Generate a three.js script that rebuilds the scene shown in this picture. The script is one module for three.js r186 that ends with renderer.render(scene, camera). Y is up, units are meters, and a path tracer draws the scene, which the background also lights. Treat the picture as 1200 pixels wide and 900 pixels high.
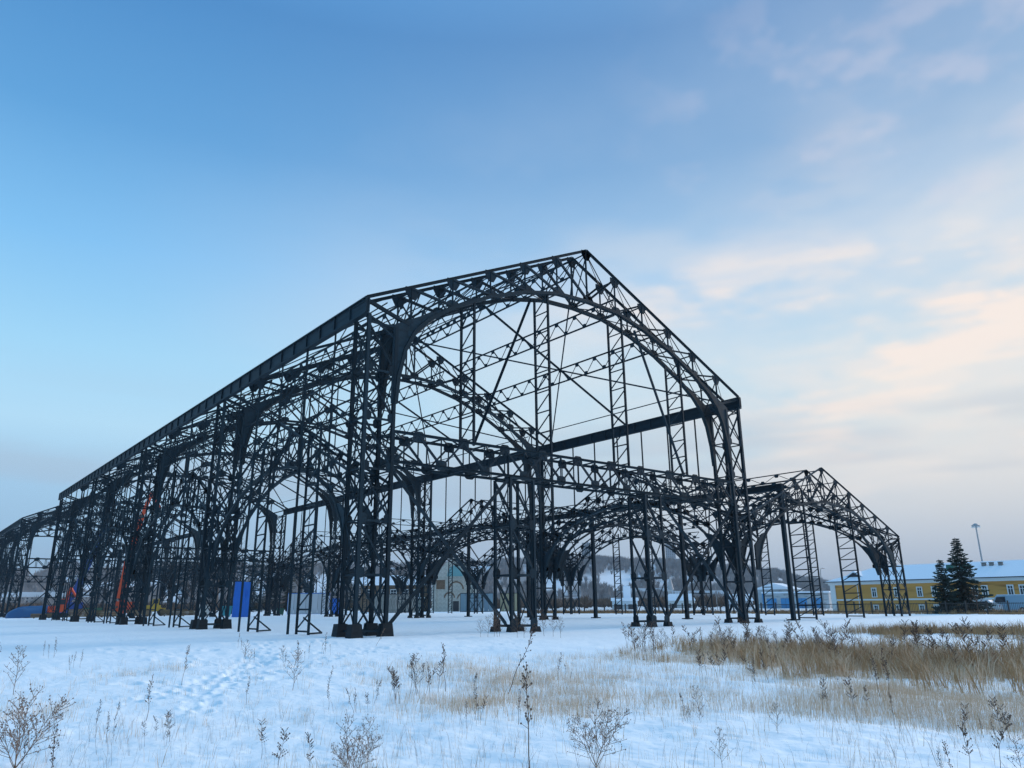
import * as THREE from 'three';
import { mergeGeometries } from 'three/addons/utils/BufferGeometryUtils.js';

// ---------------------------------------------------------------- camera, sky, sun, exposure
const scene = new THREE.Scene();
const EYE = new THREE.Vector3(-19.153, 1.65, 36.859), YAW = 0.685, PITCH = 0.2864;
const camera = new THREE.PerspectiveCamera(54.45, 4 / 3, 0.1, 9000);
camera.position.copy(EYE);
camera.lookAt(EYE.x + Math.sin(YAW) * Math.cos(PITCH), EYE.y + Math.sin(PITCH), EYE.z - Math.cos(YAW) * Math.cos(PITCH));
camera.rotateZ(-0.0098);

const renderer = new THREE.WebGLRenderer({ antialias: true });
renderer.toneMapping = THREE.LinearToneMapping;
renderer.toneMappingExposure = 1.1;
renderer.shadowMap.enabled = true;

function rng(seed) { let s = seed >>> 0; return () => { s = (s + 0x6D2B79F5) >>> 0; let t = s; t = Math.imul(t ^ (t >>> 15), t | 1); t ^= t + Math.imul(t ^ (t >>> 7), t | 61); return ((t ^ (t >>> 14)) >>> 0) / 4294967296; }; }
const DEG = Math.PI / 180, clamp = (x, a, b) => Math.min(b, Math.max(a, x)), lerp = (a, b, t) => a + (b - a) * t;
const sstep = (a, b, x) => { const t = clamp((x - a) / (b - a), 0, 1); return t * t * (3 - 2 * t); };
function h3(x, y, z) { let n = Math.imul(x, 374761393) ^ Math.imul(y, 668265263) ^ Math.imul(z, 2147483647 - 1274126177); n = Math.imul(n ^ (n >>> 13), 1274126177); return ((n ^ (n >>> 16)) >>> 0) / 4294967296; }
function vnoise(x, y, z = 0) {
  const xi = Math.floor(x), yi = Math.floor(y), zi = Math.floor(z), f = (t) => t * t * t * (t * (t * 6 - 15) + 10);
  const u = f(x - xi), v = f(y - yi), w = f(z - zi), L = (a, b, t) => a + (b - a) * t;
  const p = (k) => L(L(h3(xi, yi, zi + k), h3(xi + 1, yi, zi + k), u), L(h3(xi, yi + 1, zi + k), h3(xi + 1, yi + 1, zi + k), u), v);
  return L(p(0), p(1), w);
}
function fbm(x, y, z = 0, o = 5) { let s = 0, a = 0.5, n = 0; for (let i = 0; i < o; i++) { s += a * vnoise(x, y, z + i * 17.3); n += a; x *= 2.03; y *= 2.03; a *= 0.5; } return s / n; }
const s2l = (c) => { c /= 255; return c <= 0.04045 ? c / 12.92 : Math.pow((c + 0.055) / 1.055, 2.4); };
const L3 = (r, g, b) => [s2l(r), s2l(g), s2l(b)];
const mix3 = (a, b, t) => [lerp(a[0], b[0], t), lerp(a[1], b[1], t), lerp(a[2], b[2], t)];
function ramp(stops, x) { for (let i = 1; i < stops.length; i++) if (x <= stops[i][0]) { const t = clamp((x - stops[i - 1][0]) / (stops[i][0] - stops[i - 1][0]), 0, 1); return mix3(stops[i - 1][1], stops[i][1], t); } return stops[stops.length - 1][1]; }
const SKY_A = [[-5, L3(150, 184, 214)], [3, L3(152, 187, 217)], [8, L3(160, 200, 230)], [12, L3(176, 217, 242)], [17, L3(158, 210, 242)], [24, L3(125, 188, 236)], [32, L3(94, 158, 213)], [41, L3(76, 137, 196)], [48, L3(86, 152, 214)], [62, L3(136, 198, 248)], [90, L3(170, 220, 255)]];  // stops near the zenith, out of view, raised to add light on the snow
const SKY_B = [[-5, L3(172, 183, 196)], [3, L3(192, 199, 209)], [8, L3(200, 209, 215)], [12, L3(206, 218, 222)], [17, L3(203, 219, 228)], [24, L3(184, 207, 228)], [32, L3(142, 175, 210)], [41, L3(112, 151, 196)], [48, L3(120, 165, 212)], [62, L3(142, 198, 244)], [90, L3(170, 220, 255)]];  // unseen zenith stops likewise lifted for the light they throw on the snow
function skyColor(dx, dy, dz) {
  const e = Math.asin(clamp(dy, -1, 1)) / DEG;
  let a = Math.atan2(dx, -dz) / DEG - YAW / DEG; a = ((a + 540) % 360) - 180;       // bearing, the sunset lies off to the south-west of the view
  const away = Math.abs(((a - 75 + 540) % 360) - 180);                               // angle from the sun's bearing
  const t = 1 - sstep(28, 112, away);
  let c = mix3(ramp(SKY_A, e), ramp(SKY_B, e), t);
  const ee = Math.max(e, 0.5), px = dx / (dy + 0.22), pz = dz / (dy + 0.22);
  // thin veils high up, peach cloud bands lower down towards the sun, grey stratus near the horizon
  const veil = sstep(0.46, 0.78, fbm(px * 1.6 + 7, pz * 1.6 + 3, 2.5, 6)) * sstep(10, 24, ee) * (0.02 + 0.20 * t);
  c = mix3(c, L3(200, 210, 226), veil);
  // long soft cloud streaks, lit peach by the low sun
  const wa = a + 7 * (fbm(a * 0.09, ee * 0.22, 3.1, 4) - 0.5), we = ee + 5 * (fbm(a * 0.13 + 5, ee * 0.3, 8.4, 4) - 0.5), mott = fbm(a * 0.22 + ee * 0.1, ee * 0.62, 5.7, 6);
  const streak = (a0, e0, la, le, tilt) => Math.exp(-(((wa - a0) / la) ** 2) - (((we - e0 - tilt * (wa - a0)) / le) ** 2));
  const fine = sstep(0.40, 0.66, fbm(a * 0.11 + ee * 0.16, ee * 1.05 - a * 0.03, 15.5, 6));
  const bands = sstep(0.48, 0.72, fbm(wa * 0.045 + 2, we * 0.22 + 1, 12.2, 5)) * sstep(5, 10, ee) * (1 - sstep(20, 30, ee));
  let peach = 0.6 * streak(19, 23.2, 13, 2.6, 0.03) + 0.95 * streak(35, 18.6, 11, 2.8, 0.10) + 0.75 * streak(28, 13.6, 16, 3.4, 0.02) + 0.45 * streak(33, 9.0, 10, 1.3, 0) + 0.4 * streak(10, 21, 9, 2.2, 0.05) + 0.8 * bands * sstep(40, 60, a) + 0.18 * streak(27, 31, 5, 4, 0.3);
  peach = clamp(peach * sstep(0.24, 0.62, mott) * (0.74 + 0.42 * fine) + 0.34 * fine * sstep(0.3, 0.6, mott) * sstep(6, 10, ee) * (1 - sstep(19, 27, ee)) * sstep(10, 26, a), 0, 1) * sstep(0.12, 0.6, t);
  const puff = 0.30 * sstep(0.5, 0.75, fbm(a * 0.2 + 31, ee * 0.42, 2.2, 6)) * sstep(22, 27, ee) * (1 - sstep(34, 46, ee)) * sstep(6, 22, a) * t; c = mix3(c, L3(222, 214, 224), puff);
  c = mix3(c, L3(254, 234, 220), peach * 0.78);
  const warm = sstep(0.30, 0.66, fbm(a * 0.05 + 4, ee * 0.16 + 11, 4.2, 6)) * sstep(2, 9, ee) * (1 - sstep(22, 34, ee)) * t;
  c = mix3(c, L3(240, 232, 224), warm * 0.6);
  const lilac = sstep(0.42, 0.75, fbm(a * 0.06 + 14, ee * 0.10 + 3, 9.9, 5)) * sstep(10, 20, ee) * (1 - sstep(26, 42, ee)) * sstep(-30, 6, a);
  c = mix3(c, L3(192, 208, 228), lilac * 0.25);
  const grey = sstep(0.46, 0.68, fbm(a * 0.035 + 3, ee * 0.33, 6.6, 5)) * (1 - sstep(9, 17, ee));
  c = mix3(c, L3(168, 184, 203), grey * 0.45);
  return c;
}
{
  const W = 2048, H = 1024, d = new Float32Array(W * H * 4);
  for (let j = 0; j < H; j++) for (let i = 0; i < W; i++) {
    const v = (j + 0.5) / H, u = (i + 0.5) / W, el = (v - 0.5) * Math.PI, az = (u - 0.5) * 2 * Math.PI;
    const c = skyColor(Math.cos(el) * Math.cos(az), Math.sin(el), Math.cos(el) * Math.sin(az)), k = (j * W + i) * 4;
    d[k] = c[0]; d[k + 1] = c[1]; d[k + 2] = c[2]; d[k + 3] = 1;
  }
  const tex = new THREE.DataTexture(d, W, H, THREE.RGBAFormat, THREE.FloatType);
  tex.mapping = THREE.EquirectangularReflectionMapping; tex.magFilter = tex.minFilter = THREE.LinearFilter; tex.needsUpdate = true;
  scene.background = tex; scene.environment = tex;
}
const sun = new THREE.DirectionalLight(0xfff4ec, 2.0);
{ const b = YAW + 54 * DEG; sun.position.set(EYE.x + 300 * Math.sin(b), 125, EYE.z - 300 * Math.cos(b)); sun.target.position.set(EYE.x, 0, EYE.z); }
sun.castShadow = true; sun.shadow.radius = 40; sun.shadow.mapSize.set(2048, 2048);
Object.assign(sun.shadow.camera, { left: -260, right: 260, top: 260, bottom: -260, near: 1, far: 900 });
scene.add(sun, sun.target);

// ---------------------------------------------------------------- helpers
const V = (x, y, z) => new THREE.Vector3(x, y, z);
const taken = new Map();
const numbered = (n) => { const k = taken.get(n) || 0; taken.set(n, k + 1); return k ? `${n}_${String(k).padStart(3, '0')}` : n; };
function tag(o, label, category, group, kind) { if (label) o.userData.label = label; if (category) o.userData.category = category; if (group) o.userData.group = group; if (kind) o.userData.kind = kind; return o; }
function lit(o) { o.castShadow = o.receiveShadow = true; return o; }
function mesh(name, geo, mat, parent) { const m = lit(new THREE.Mesh(geo, mat)); m.name = parent === scene ? numbered(name) : name; parent.add(m); return m; }
function group(name, x = 0, y = 0, z = 0, turn = 0) { const g = new THREE.Group(); g.name = numbered(name); g.position.set(x, y, z); g.rotation.y = turn; scene.add(g); return g; }
const bearing = (deg, d) => V(EYE.x + d * Math.sin(YAW + deg * DEG), 0, EYE.z - d * Math.cos(YAW + deg * DEG));   // a place by compass bearing and distance
const lin = (r, g, b) => new THREE.Color().setRGB(r, g, b);
function noiseTex(size, fn, srgb = false) {
  const d = new Uint8Array(size * size * 4);
  for (let j = 0; j < size; j++) for (let i = 0; i < size; i++) { const c = fn(i / size, j / size, i, j), k = (j * size + i) * 4; for (let n = 0; n < 3; n++) d[k + n] = clamp(Math.round((Array.isArray(c) ? c[n] : c) * 255), 0, 255); d[k + 3] = 255; }
  const t = new THREE.DataTexture(d, size, size); t.wrapS = t.wrapT = THREE.RepeatWrapping; t.magFilter = THREE.LinearFilter; t.minFilter = THREE.LinearMipmapLinearFilter; t.generateMipmaps = true;
  if (srgb) t.colorSpace = THREE.SRGBColorSpace; t.needsUpdate = true; return t;
}
function tileNoise(u, v, f, o = 4, s = 0) { // periodic fbm
  let r = 0, a = 0.5, n = 0;
  for (let k = 0; k < o; k++) { const x = u * f, y = v * f, xi = Math.floor(x), yi = Math.floor(y), q = (t) => t * t * (3 - 2 * t), fx = q(x - xi), fy = q(y - yi), m = (i) => ((i % f) + f) % f;
    const g = (i, j) => h3(m(i), m(j), s + k * 31); r += a * lerp(lerp(g(xi, yi), g(xi + 1, yi), fx), lerp(g(xi, yi + 1), g(xi + 1, yi + 1), fx), fy); n += a; a *= 0.5; f *= 2; }
  return r / n;
}
const std = (color, roughness = 0.8, extra = {}) => new THREE.MeshStandardMaterial({ color, roughness, metalness: 0, ...extra });

const paintWear = noiseTex(256, (u, v) => { const n = tileNoise(u, v, 6, 5, 3), r = sstep(0.63, 0.76, tileNoise(u, v, 12, 4, 9)); return mix3([0.80 + 0.35 * (n - 0.5), 0.80 + 0.35 * (n - 0.5), 0.80 + 0.35 * (n - 0.5)], [0.95, 0.80, 0.68], r * 0.4); }, true);
const STEEL = [lin(0.013, 0.040, 0.060), lin(0.009, 0.030, 0.046), lin(0.018, 0.048, 0.070)].map((color) => new THREE.MeshPhysicalMaterial({ color, roughness: 0.6, specularIntensity: 0.35, map: paintWear }));
const FOOT = std(lin(0.012, 0.02, 0.028), 0.9, { map: paintWear });
const snowGrain = noiseTex(512, (u, v) => 0.55 * tileNoise(u, v, 24, 5, 1) + 0.45 * tileNoise(u, v, 6, 4, 5));
const snowTint = noiseTex(512, (u, v) => { const n = tileNoise(u, v, 5, 6, 12); return mix3([0.975, 0.985, 0.995], [1, 1, 1], n); }, true);
const SNOW = std(lin(0.90, 0.96, 0.99), 0.75, { bumpMap: snowGrain, bumpScale: 0.05, map: snowTint });
const ROOFSNOW = std(lin(0.84, 0.89, 0.95), 0.85, { bumpMap: snowGrain, bumpScale: 0.05 });

// ---------------------------------------------------------------- ground: one snow sheet to the horizon
const ruts = [];  // footprints and a wheel track crossing the field
{
  const r = rng(5);
  const walk = (p, q, step, gap, rad, dep) => { const n = Math.round(p.distanceTo(q) / step), dir = q.clone().sub(p).normalize(), sx = -dir.z, sz = dir.x; for (let i = 0; i <= n; i++) { const c = p.clone().lerp(q, i / n), s = (i % 2 ? 1 : -1) * gap; ruts.push([c.x + sx * s + (r() - 0.5) * 0.12, c.z + sz * s + (r() - 0.5) * 0.12, rad, dep]); } };
  walk(bearing(-25, 17), bearing(-13, 44), 0.38, 0.16, 0.17, 0.085); walk(bearing(-22, 15), bearing(-17, 40), 0.4, 0.16, 0.17, 0.085); walk(bearing(-20, 20), bearing(-9, 33), 0.4, 0.2, 0.18, 0.08);
  for (let i = 0; i < 70; i++) { const c = bearing(-19 + (r() - 0.5) * 17, 20 + r() * 18); ruts.push([c.x, c.z, 0.14 + r() * 0.2, 0.05 + r() * 0.06]); }
}
const rutGrid = new Map(); for (const q of ruts) for (let i = -1; i <= 1; i++) for (let j = -1; j <= 1; j++) { const k = (Math.floor(q[0]) + i) + ',' + (Math.floor(q[1]) + j); if (!rutGrid.has(k)) rutGrid.set(k, []); rutGrid.get(k).push(q); }
function trackDist(x, z, b0, d0, b1, d1) { const p = bearing(b0, d0), q = bearing(b1, d1), ux = q.x - p.x, uz = q.z - p.z, l = Math.hypot(ux, uz); const t = ((x - p.x) * ux + (z - p.z) * uz) / l / l; return t < 0 || t > 1 ? 99 : Math.abs((x - p.x) * uz - (z - p.z) * ux) / l; }
function groundY(x, z) {
  const d = Math.hypot(x - EYE.x, z - EYE.z);
  let y = (fbm(x * 0.05 + 3, z * 0.05, 1, 3) - 0.5) * 0.34 * sstep(70, 20, d);
  const near = sstep(75, 22, d);
  if (near > 0) {
    y += near * ((fbm(x * 0.42, z * 0.3, 2, 4) - 0.5) * 0.20 + (fbm(x * 1.7, z * 1.3, 7, 3) - 0.5) * 0.09);
    const q = rutGrid.get(Math.floor(x) + ',' + Math.floor(z));
    if (q) for (const [a, b, r, dep] of q) { const s = ((x - a) ** 2 + (z - b) ** 2) / (r * r); if (s < 4) y -= dep * Math.exp(-s * 1.6) - dep * 0.3 * Math.exp(-((s - 1.6) ** 2) * 2); }
    for (const t of [trackDist(x, z, -38, 26, 0, 33), trackDist(x, z, -38, 23.5, 0, 31)]) if (t < 0.6) y -= 0.06 * Math.exp(-((t / 0.22) ** 2)) - 0.02 * Math.exp(-(((t - 0.36) / 0.12) ** 2));
  }
  // behind the fence the land steps down to the street
  const rel = Math.atan2(x - EYE.x, -(z - EYE.z)) / DEG - YAW / DEG;
  y -= 1.5 * sstep(122, 145, d) * sstep(21.4, 23.4, rel) * (1 - sstep(120, 150, rel));
  return y;
}
{
  const angs = []; for (let i = 0; i <= 860; i++) angs.push(-46 + 92 * i / 860); for (let i = 1; i < 90; i++) angs.push(46 + 268 * i / 90);
  const rad = [0.01]; let r = 1.5; while (r < 5200) { rad.push(r); r += r < 6 ? 0.35 : r < 60 ? Math.max(0.07, r * r * 0.00055) : r * 0.05; }
  const nA = angs.length, nR = rad.length, pos = new Float32Array(nA * nR * 3), uv = new Float32Array(nA * nR * 2), idx = [];
  for (let j = 0; j < nR; j++) for (let i = 0; i < nA; i++) { const p = bearing(angs[i], rad[j]), k = j * nA + i; pos.set([p.x, groundY(p.x, p.z), p.z], k * 3); uv.set([p.x / 4, p.z / 4], k * 2); }
  for (let j = 0; j < nR - 1; j++) for (let i = 0; i < nA; i++) { const i2 = (i + 1) % nA, a = j * nA + i, b = j * nA + i2, c = a + nA, e = b + nA; idx.push(a, b, c, b, e, c); }
  const g = new THREE.BufferGeometry(); g.setAttribute('position', new THREE.BufferAttribute(pos, 3)); g.setAttribute('uv', new THREE.BufferAttribute(uv, 2)); g.setIndex(idx); g.computeVertexNormals();
  if (g.attributes.normal.getY(nA * 40 + 10) < 0) { const ix = g.index.array; for (let i = 0; i < ix.length; i += 3) { const t = ix[i]; ix[i] = ix[i + 1]; ix[i + 1] = t; } g.computeVertexNormals(); }
  tag(mesh('snow_ground', g, SNOW, scene), 'flat snow covered field of trampled and drifted snow', 'snow field', null, 'structure');
}

// ---------------------------------------------------------------- steel members
const PROF = {};
PROF.box = new THREE.BoxGeometry(1, 1, 1);
function extrudeX(pts) { const s = new THREE.Shape(pts.map((p) => new THREE.Vector2(p[0], p[1]))); const g = new THREE.ExtrudeGeometry(s, { depth: 1, bevelEnabled: false, steps: 1 }); g.translate(0, 0, -0.5); g.rotateY(Math.PI / 2); return g; }
PROF.ell = extrudeX([[-0.5, -0.5], [0.5, -0.5], [0.5, -0.34], [-0.34, -0.34], [-0.34, 0.5], [-0.5, 0.5]]);
PROF.tee = extrudeX([[-0.5, 0.5], [-0.5, 0.32], [-0.12, 0.32], [-0.12, -0.5], [0.12, -0.5], [0.12, 0.32], [0.5, 0.32], [0.5, 0.5]]);
PROF.aitch = extrudeX([[-0.5, 0.5], [-0.5, 0.34], [-0.1, 0.34], [-0.1, -0.34], [-0.5, -0.34], [-0.5, -0.5], [0.5, -0.5], [0.5, -0.34], [0.1, -0.34], [0.1, 0.34], [0.5, 0.34], [0.5, 0.5]]);
{ const s = new THREE.Shape([[-0.5, -0.28], [-0.28, -0.5], [0.28, -0.5], [0.5, -0.28], [0.5, 0.28], [0.28, 0.5], [-0.28, 0.5], [-0.5, 0.28]].map((p) => new THREE.Vector2(...p))); PROF.plate = new THREE.ExtrudeGeometry(s, { depth: 1, bevelEnabled: false }).translate(0, 0, -0.5); }
{ const s = new THREE.Shape([[-0.5, 0.5], [0.5, 0.5], [0.5, 0.1], [0.22, -0.5], [-0.22, -0.5], [-0.5, 0.1]].map((p) => new THREE.Vector2(...p))); PROF.tongue = new THREE.ExtrudeGeometry(s, { depth: 1, bevelEnabled: false }).translate(0, 0, -0.5); }
{ const g = new THREE.CylinderGeometry(0.38, 0.5, 1, 4, 1).rotateY(Math.PI / 4); g.scale(1 / 0.7071, 1, 1 / 0.7071); PROF.footing = g.toNonIndexed(); PROF.footing.computeVertexNormals(); }
for (const k in PROF) { if (PROF[k].index) PROF[k] = PROF[k].toNonIndexed(); PROF[k].clearGroups(); }
const X_ = V(1, 0, 0), Y_ = V(0, 1, 0), Z_ = V(0, 0, 1);

class Skeleton {
  constructor(root, { detail = true, limit = 280 } = {}) { this.root = root; this.rec = []; this.parts = new Map(); this.detail = detail; this.limit = limit; this.part = null; this.r = rng(77); this.off = root.position; }
  in(name, fn) { const old = this.part; this.part = { name, group: null }; fn(); this.part = old; }
  add(name, geo, m, size, mat) { this.rec.push({ part: this.part, name, geo, m, size, mat: mat || STEEL[Math.floor(this.r() * 3)] }); }
  bar(name, a, b, w, h = w, prof = 'box', up = null, mat) {
    if (!/web_plate|flange|base_plate|stiffener/.test(name)) { w *= 0.8; h *= 0.8; } const d = b.clone().sub(a), len = d.length(); if (len < 0.01) return; d.divideScalar(len);
    let u = up ? up.clone() : (Math.abs(d.y) > 0.93 ? Z_.clone() : Y_.clone()); const s = d.clone().cross(u).normalize(); u = s.clone().cross(d);
    // profile lies in local (z, y); extrusion runs along local x
    const m = new THREE.Matrix4().makeBasis(d.clone().multiplyScalar(len), u.multiplyScalar(h), s.multiplyScalar(w)); m.setPosition(a.clone().add(b).multiplyScalar(0.5));
    this.add(name, PROF[prof], m, [len, Math.max(w, h)], mat);
  }
  plate(name, c, ex, n, w, h, t = 0.05, prof = 'plate', ey = Y_) {
    const m = new THREE.Matrix4().makeBasis(ex.clone().multiplyScalar(w), ey.clone().multiplyScalar(h), n.clone().multiplyScalar(t)); m.setPosition(c); this.add(name, PROF[prof], m, [w, h]);
  }
  geom(name, geo, size) { if (geo.index) geo = geo.toNonIndexed(); geo.clearGroups(); this.add(name, geo, new THREE.Matrix4(), size); }
  foot(a, w, h, d) { const m = new THREE.Matrix4().makeScale(w, h, d); m.setPosition(a.x, a.y + h / 2 - 0.12, a.z); this.add('footing', PROF.footing, m, [w, h], FOOT); }
  finish() {
    const by = new Map(), c = new THREE.Vector3();
    for (const r of this.rec) { c.setFromMatrixPosition(r.m); if (r.m.elements[12] === 0 && r.m.elements[14] === 0) { r.geo.computeBoundingSphere(); c.copy(r.geo.boundingSphere.center); } const d = c.add(this.off).distanceTo(EYE); r.app = r.size[0] * r.size[1] / d / d; if (!by.has(r.name)) by.set(r.name, []); by.get(r.name).push(r); }
    for (const [name, list] of by) {
      list.sort((p, q) => q.app - p.app);
      const n = this.detail ? this.limit : 0;
      list.slice(0, n).forEach((r) => { if (!r.part.group) { r.part.group = new THREE.Group(); r.part.group.name = r.part.name; this.root.add(r.part.group); } const m = lit(new THREE.Mesh(r.geo, r.mat)); m.name = name; m.applyMatrix4(r.m); r.part.group.add(m); });
      const rest = list.slice(n);
      if (!rest.length) continue;
      if (this.detail) { const g = mergeGeometries(rest.map((r) => r.geo.clone().applyMatrix4(r.m))); const m = mesh(name, g, name === 'footing' ? FOOT : STEEL[0], this.root); m.userData.kind = 'stuff'; }
      else { const per = new Map(); for (const r of rest) { if (!per.has(r.part)) per.set(r.part, []); per.get(r.part).push(r); }
        for (const [p, rs] of per) { if (!p.group) { p.group = new THREE.Group(); p.group.name = p.name; this.root.add(p.group); } const m = mesh(name, mergeGeometries(rs.map((r) => r.geo.clone().applyMatrix4(r.m))), name === 'footing' ? FOOT : STEEL[0], p.group); m.userData.kind = 'stuff'; } }
    }
    return this.rec.length;
  }
}

const MAIN = { half: 18.43, he: 19.05, ha: 27.7, inn: 16.4, arch: [[0, 23.45], [3.1, 23.3], [6.2, 22.6], [9.3, 21.45], [12.3, 19.9], [14.1, 18.65], [15.1, 17.6], [15.75, 16.3], [16.15, 14.6], [16.3, 12.9]], knee: 5, kneeTop: [[16.55, 12.9], [16.55, 17.75], [13.2, 19.55]] };
const LOW = { half: 13.5, he: 8.1, ha: 14.05, inn: 11.6, arch: [[0, 10.7], [2.4, 10.55], [4.7, 10.1], [6.9, 9.35], [8.7, 8.4], [9.9, 7.4], [10.7, 6.3], [11.2, 5.2], [11.45, 4.2]], knee: 6, kneeTop: [[11.75, 4.2], [11.75, 6.2], [10.6, 7.2]] };
const TW = 1.6, BAY = 24.56, W = 36.87, LW = 27.2, PAN = 6;

function archY(S, dx) { dx = Math.abs(dx); const a = S.arch; for (let i = 1; i < a.length; i++) if (dx <= a[i][0]) { const t = (dx - a[i - 1][0]) / (a[i][0] - a[i - 1][0]); return lerp(a[i - 1][1], a[i][1], t); } return a[a.length - 1][1]; }
// one gabled arch truss in a vertical plane: O its centre on the ground, ex along the span, n its normal
function archTruss(K, S, O, ex, n, half, twin, light) {
  const sx = half / S.half, P = (u, v, t) => O.clone().addScaledVector(ex, u * sx).addScaledVector(n, -t).setY(v), roof = (u) => S.ha - (S.ha - S.he) * Math.abs(u) / S.half;
  const ks = S === MAIN ? 1 : 0.72, step = S.half / PAN;
  for (const t of twin ? [0, TW] : [0]) {
    for (const s of [-1, 1]) {
      K.bar('top_chord', P(0, S.ha, t), P(s * S.half, S.he, t), 0.30 * ks, 0.24 * ks, 'tee');
      // arched lower chord: one continuous rolled member per half
      const gs = []; const A = S.arch, th = 0.115 * ks, wd = 0.15 * ks;
      { const nseg = A.length - 1, pos = [], nv = n.clone();
        const ring = A.map(([u, v], i) => { const p0 = A[Math.max(0, i - 1)], p1 = A[Math.min(nseg, i + 1)], tx = (p1[0] - p0[0]) * sx, ty = p1[1] - p0[1], l = Math.hypot(tx, ty), nx = -ty / l, ny = tx / l; const c = P(s * u, v, t), q = (k, m) => c.clone().addScaledVector(ex, s * nx * k * th).addScaledVector(Y_, ny * k * th).addScaledVector(nv, m * wd); return [q(-1, -1), q(1, -1), q(1, 1), q(-1, 1)]; });
        const quad = (a, b, c, d) => pos.push(...a.toArray(), ...b.toArray(), ...c.toArray(), ...a.toArray(), ...c.toArray(), ...d.toArray());
        for (let i = 0; i < nseg; i++) for (let k = 0; k < 4; k++) quad(ring[i][k], ring[i][(k + 1) % 4], ring[i + 1][(k + 1) % 4], ring[i + 1][k]);
        quad(...ring[0]); quad(...ring[nseg]);
        const g = new THREE.BufferGeometry(); g.setAttribute('position', new THREE.Float32BufferAttribute(pos, 3)); g.computeVertexNormals(); g.setAttribute('uv', new THREE.Float32BufferAttribute(new Float32Array(pos.length / 3 * 2), 2)); K.geom('arch_chord', g, [S.half, 0.3]); }
      { // knee: solid curved plate between inner leg and arch
        const low = A.slice(S.knee - (S === MAIN ? 1 : 1)).reverse(), sh = new THREE.Shape(); low.forEach(([u, v], i) => i ? sh.lineTo(-u, v) : sh.moveTo(-u, v)); [...S.kneeTop].reverse().forEach(([u, v]) => sh.lineTo(-u, v)); sh.closePath();
        const g = new THREE.ExtrudeGeometry(sh, { depth: 0.14, bevelEnabled: false }); g.translate(0, 0, -0.07); const m = new THREE.Matrix4().makeBasis(ex.clone().multiplyScalar(-s * sx), Y_, n); m.setPosition(P(0, 0, t).setY(0)); g.applyMatrix4(m); g.computeVertexNormals(); if (s > 0) { /* mirrored: restore winding */ } K.geom('knee_plate', g, [3.2 * ks, 5 * ks]); }
      K.bar('diagonal_brace', P(s * S.half, S.he - 0.15, t), P(s * (S.inn - 0.9 * ks), archY(S, S.inn - 1.5 * ks) + 0.15, t), 0.24 * ks, 0.24 * ks, 'ell');
      K.bar('tie_rod', P(s * S.half, S.he - 0.9 * ks, t), P(s * S.inn, S.he - 2.2 * ks, t), 0.12, 0.12);
      for (let i = 0; i < PAN; i++) {
        const u = i * step, u2 = (i + 1) * step, bot = (x) => x > S.inn - 1.2 ? S.he - 1.3 * ks : archY(S, x) + 0.05;
        if (i > 0 || s > 0) K.bar('vertical_strut', P(s * u, roof(u) - 0.1, t), P(s * u, bot(u), t), (i ? 0.17 : 0.24) * ks, 0.2 * ks, 'ell');
        if (i < PAN - 1) { K.bar('diagonal_brace', P(s * u2, roof(u2) - 0.1, t), P(s * u, bot(u) + 0.05, t), 0.2 * ks, 0.18 * ks, 'ell'); }
        if (!light && i < PAN - 1) K.bar('tie_rod', P(s * u, roof(u) - 0.25, t), P(s * u2, bot(u2) + 0.1, t), 0.07, 0.07);
        // gusset tongues under the roof chord, plates on the arch
        K.plate('gusset_plate', P(s * u, roof(u) - 0.42 * ks, t), ex, n, 0.95 * ks, 0.75 * ks, 0.07, 'tongue');
        if (i < PAN - 1 || S === LOW) K.plate('gusset_plate', P(s * Math.max(u, 0.01), archY(S, u) + 0.18 * ks, t), ex, n, 0.9 * ks, 0.62 * ks, 0.09);
      }
      if (twin && t === 0) for (let i = s > 0 ? 0 : 1; i <= PAN; i++) { const u = s * i * step; K.bar('cross_strut', P(u, roof(u) - 0.2, 0), P(u, roof(u) - 0.2, TW), 0.15 * ks, 0.15 * ks, 'ell'); if (i < PAN) { K.bar('cross_strut', P(u, archY(S, u) + 0.05, 0), P(u, archY(S, u) + 0.05, TW), 0.15 * ks, 0.15 * ks, 'ell'); if (!light || i % 2) { K.bar('tie_rod', P(u, roof(u) - 0.25, 0), P(s * (i + 1) * step, roof((i + 1) * step) - 0.25, TW), 0.055, 0.055); K.bar('lacing_bar', P(u, archY(S, u) + 0.1, TW), P(u, roof(u) - 0.4, 0), 0.08, 0.08); } if (i < PAN - 1) K.bar('lacing_bar', P(u, archY(S, u) + 0.02, TW), P(s * (i + 1) * step, archY(S, (i + 1) * step) + 0.02, 0), 0.07, 0.07); } }
    }
  }
}
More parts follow.
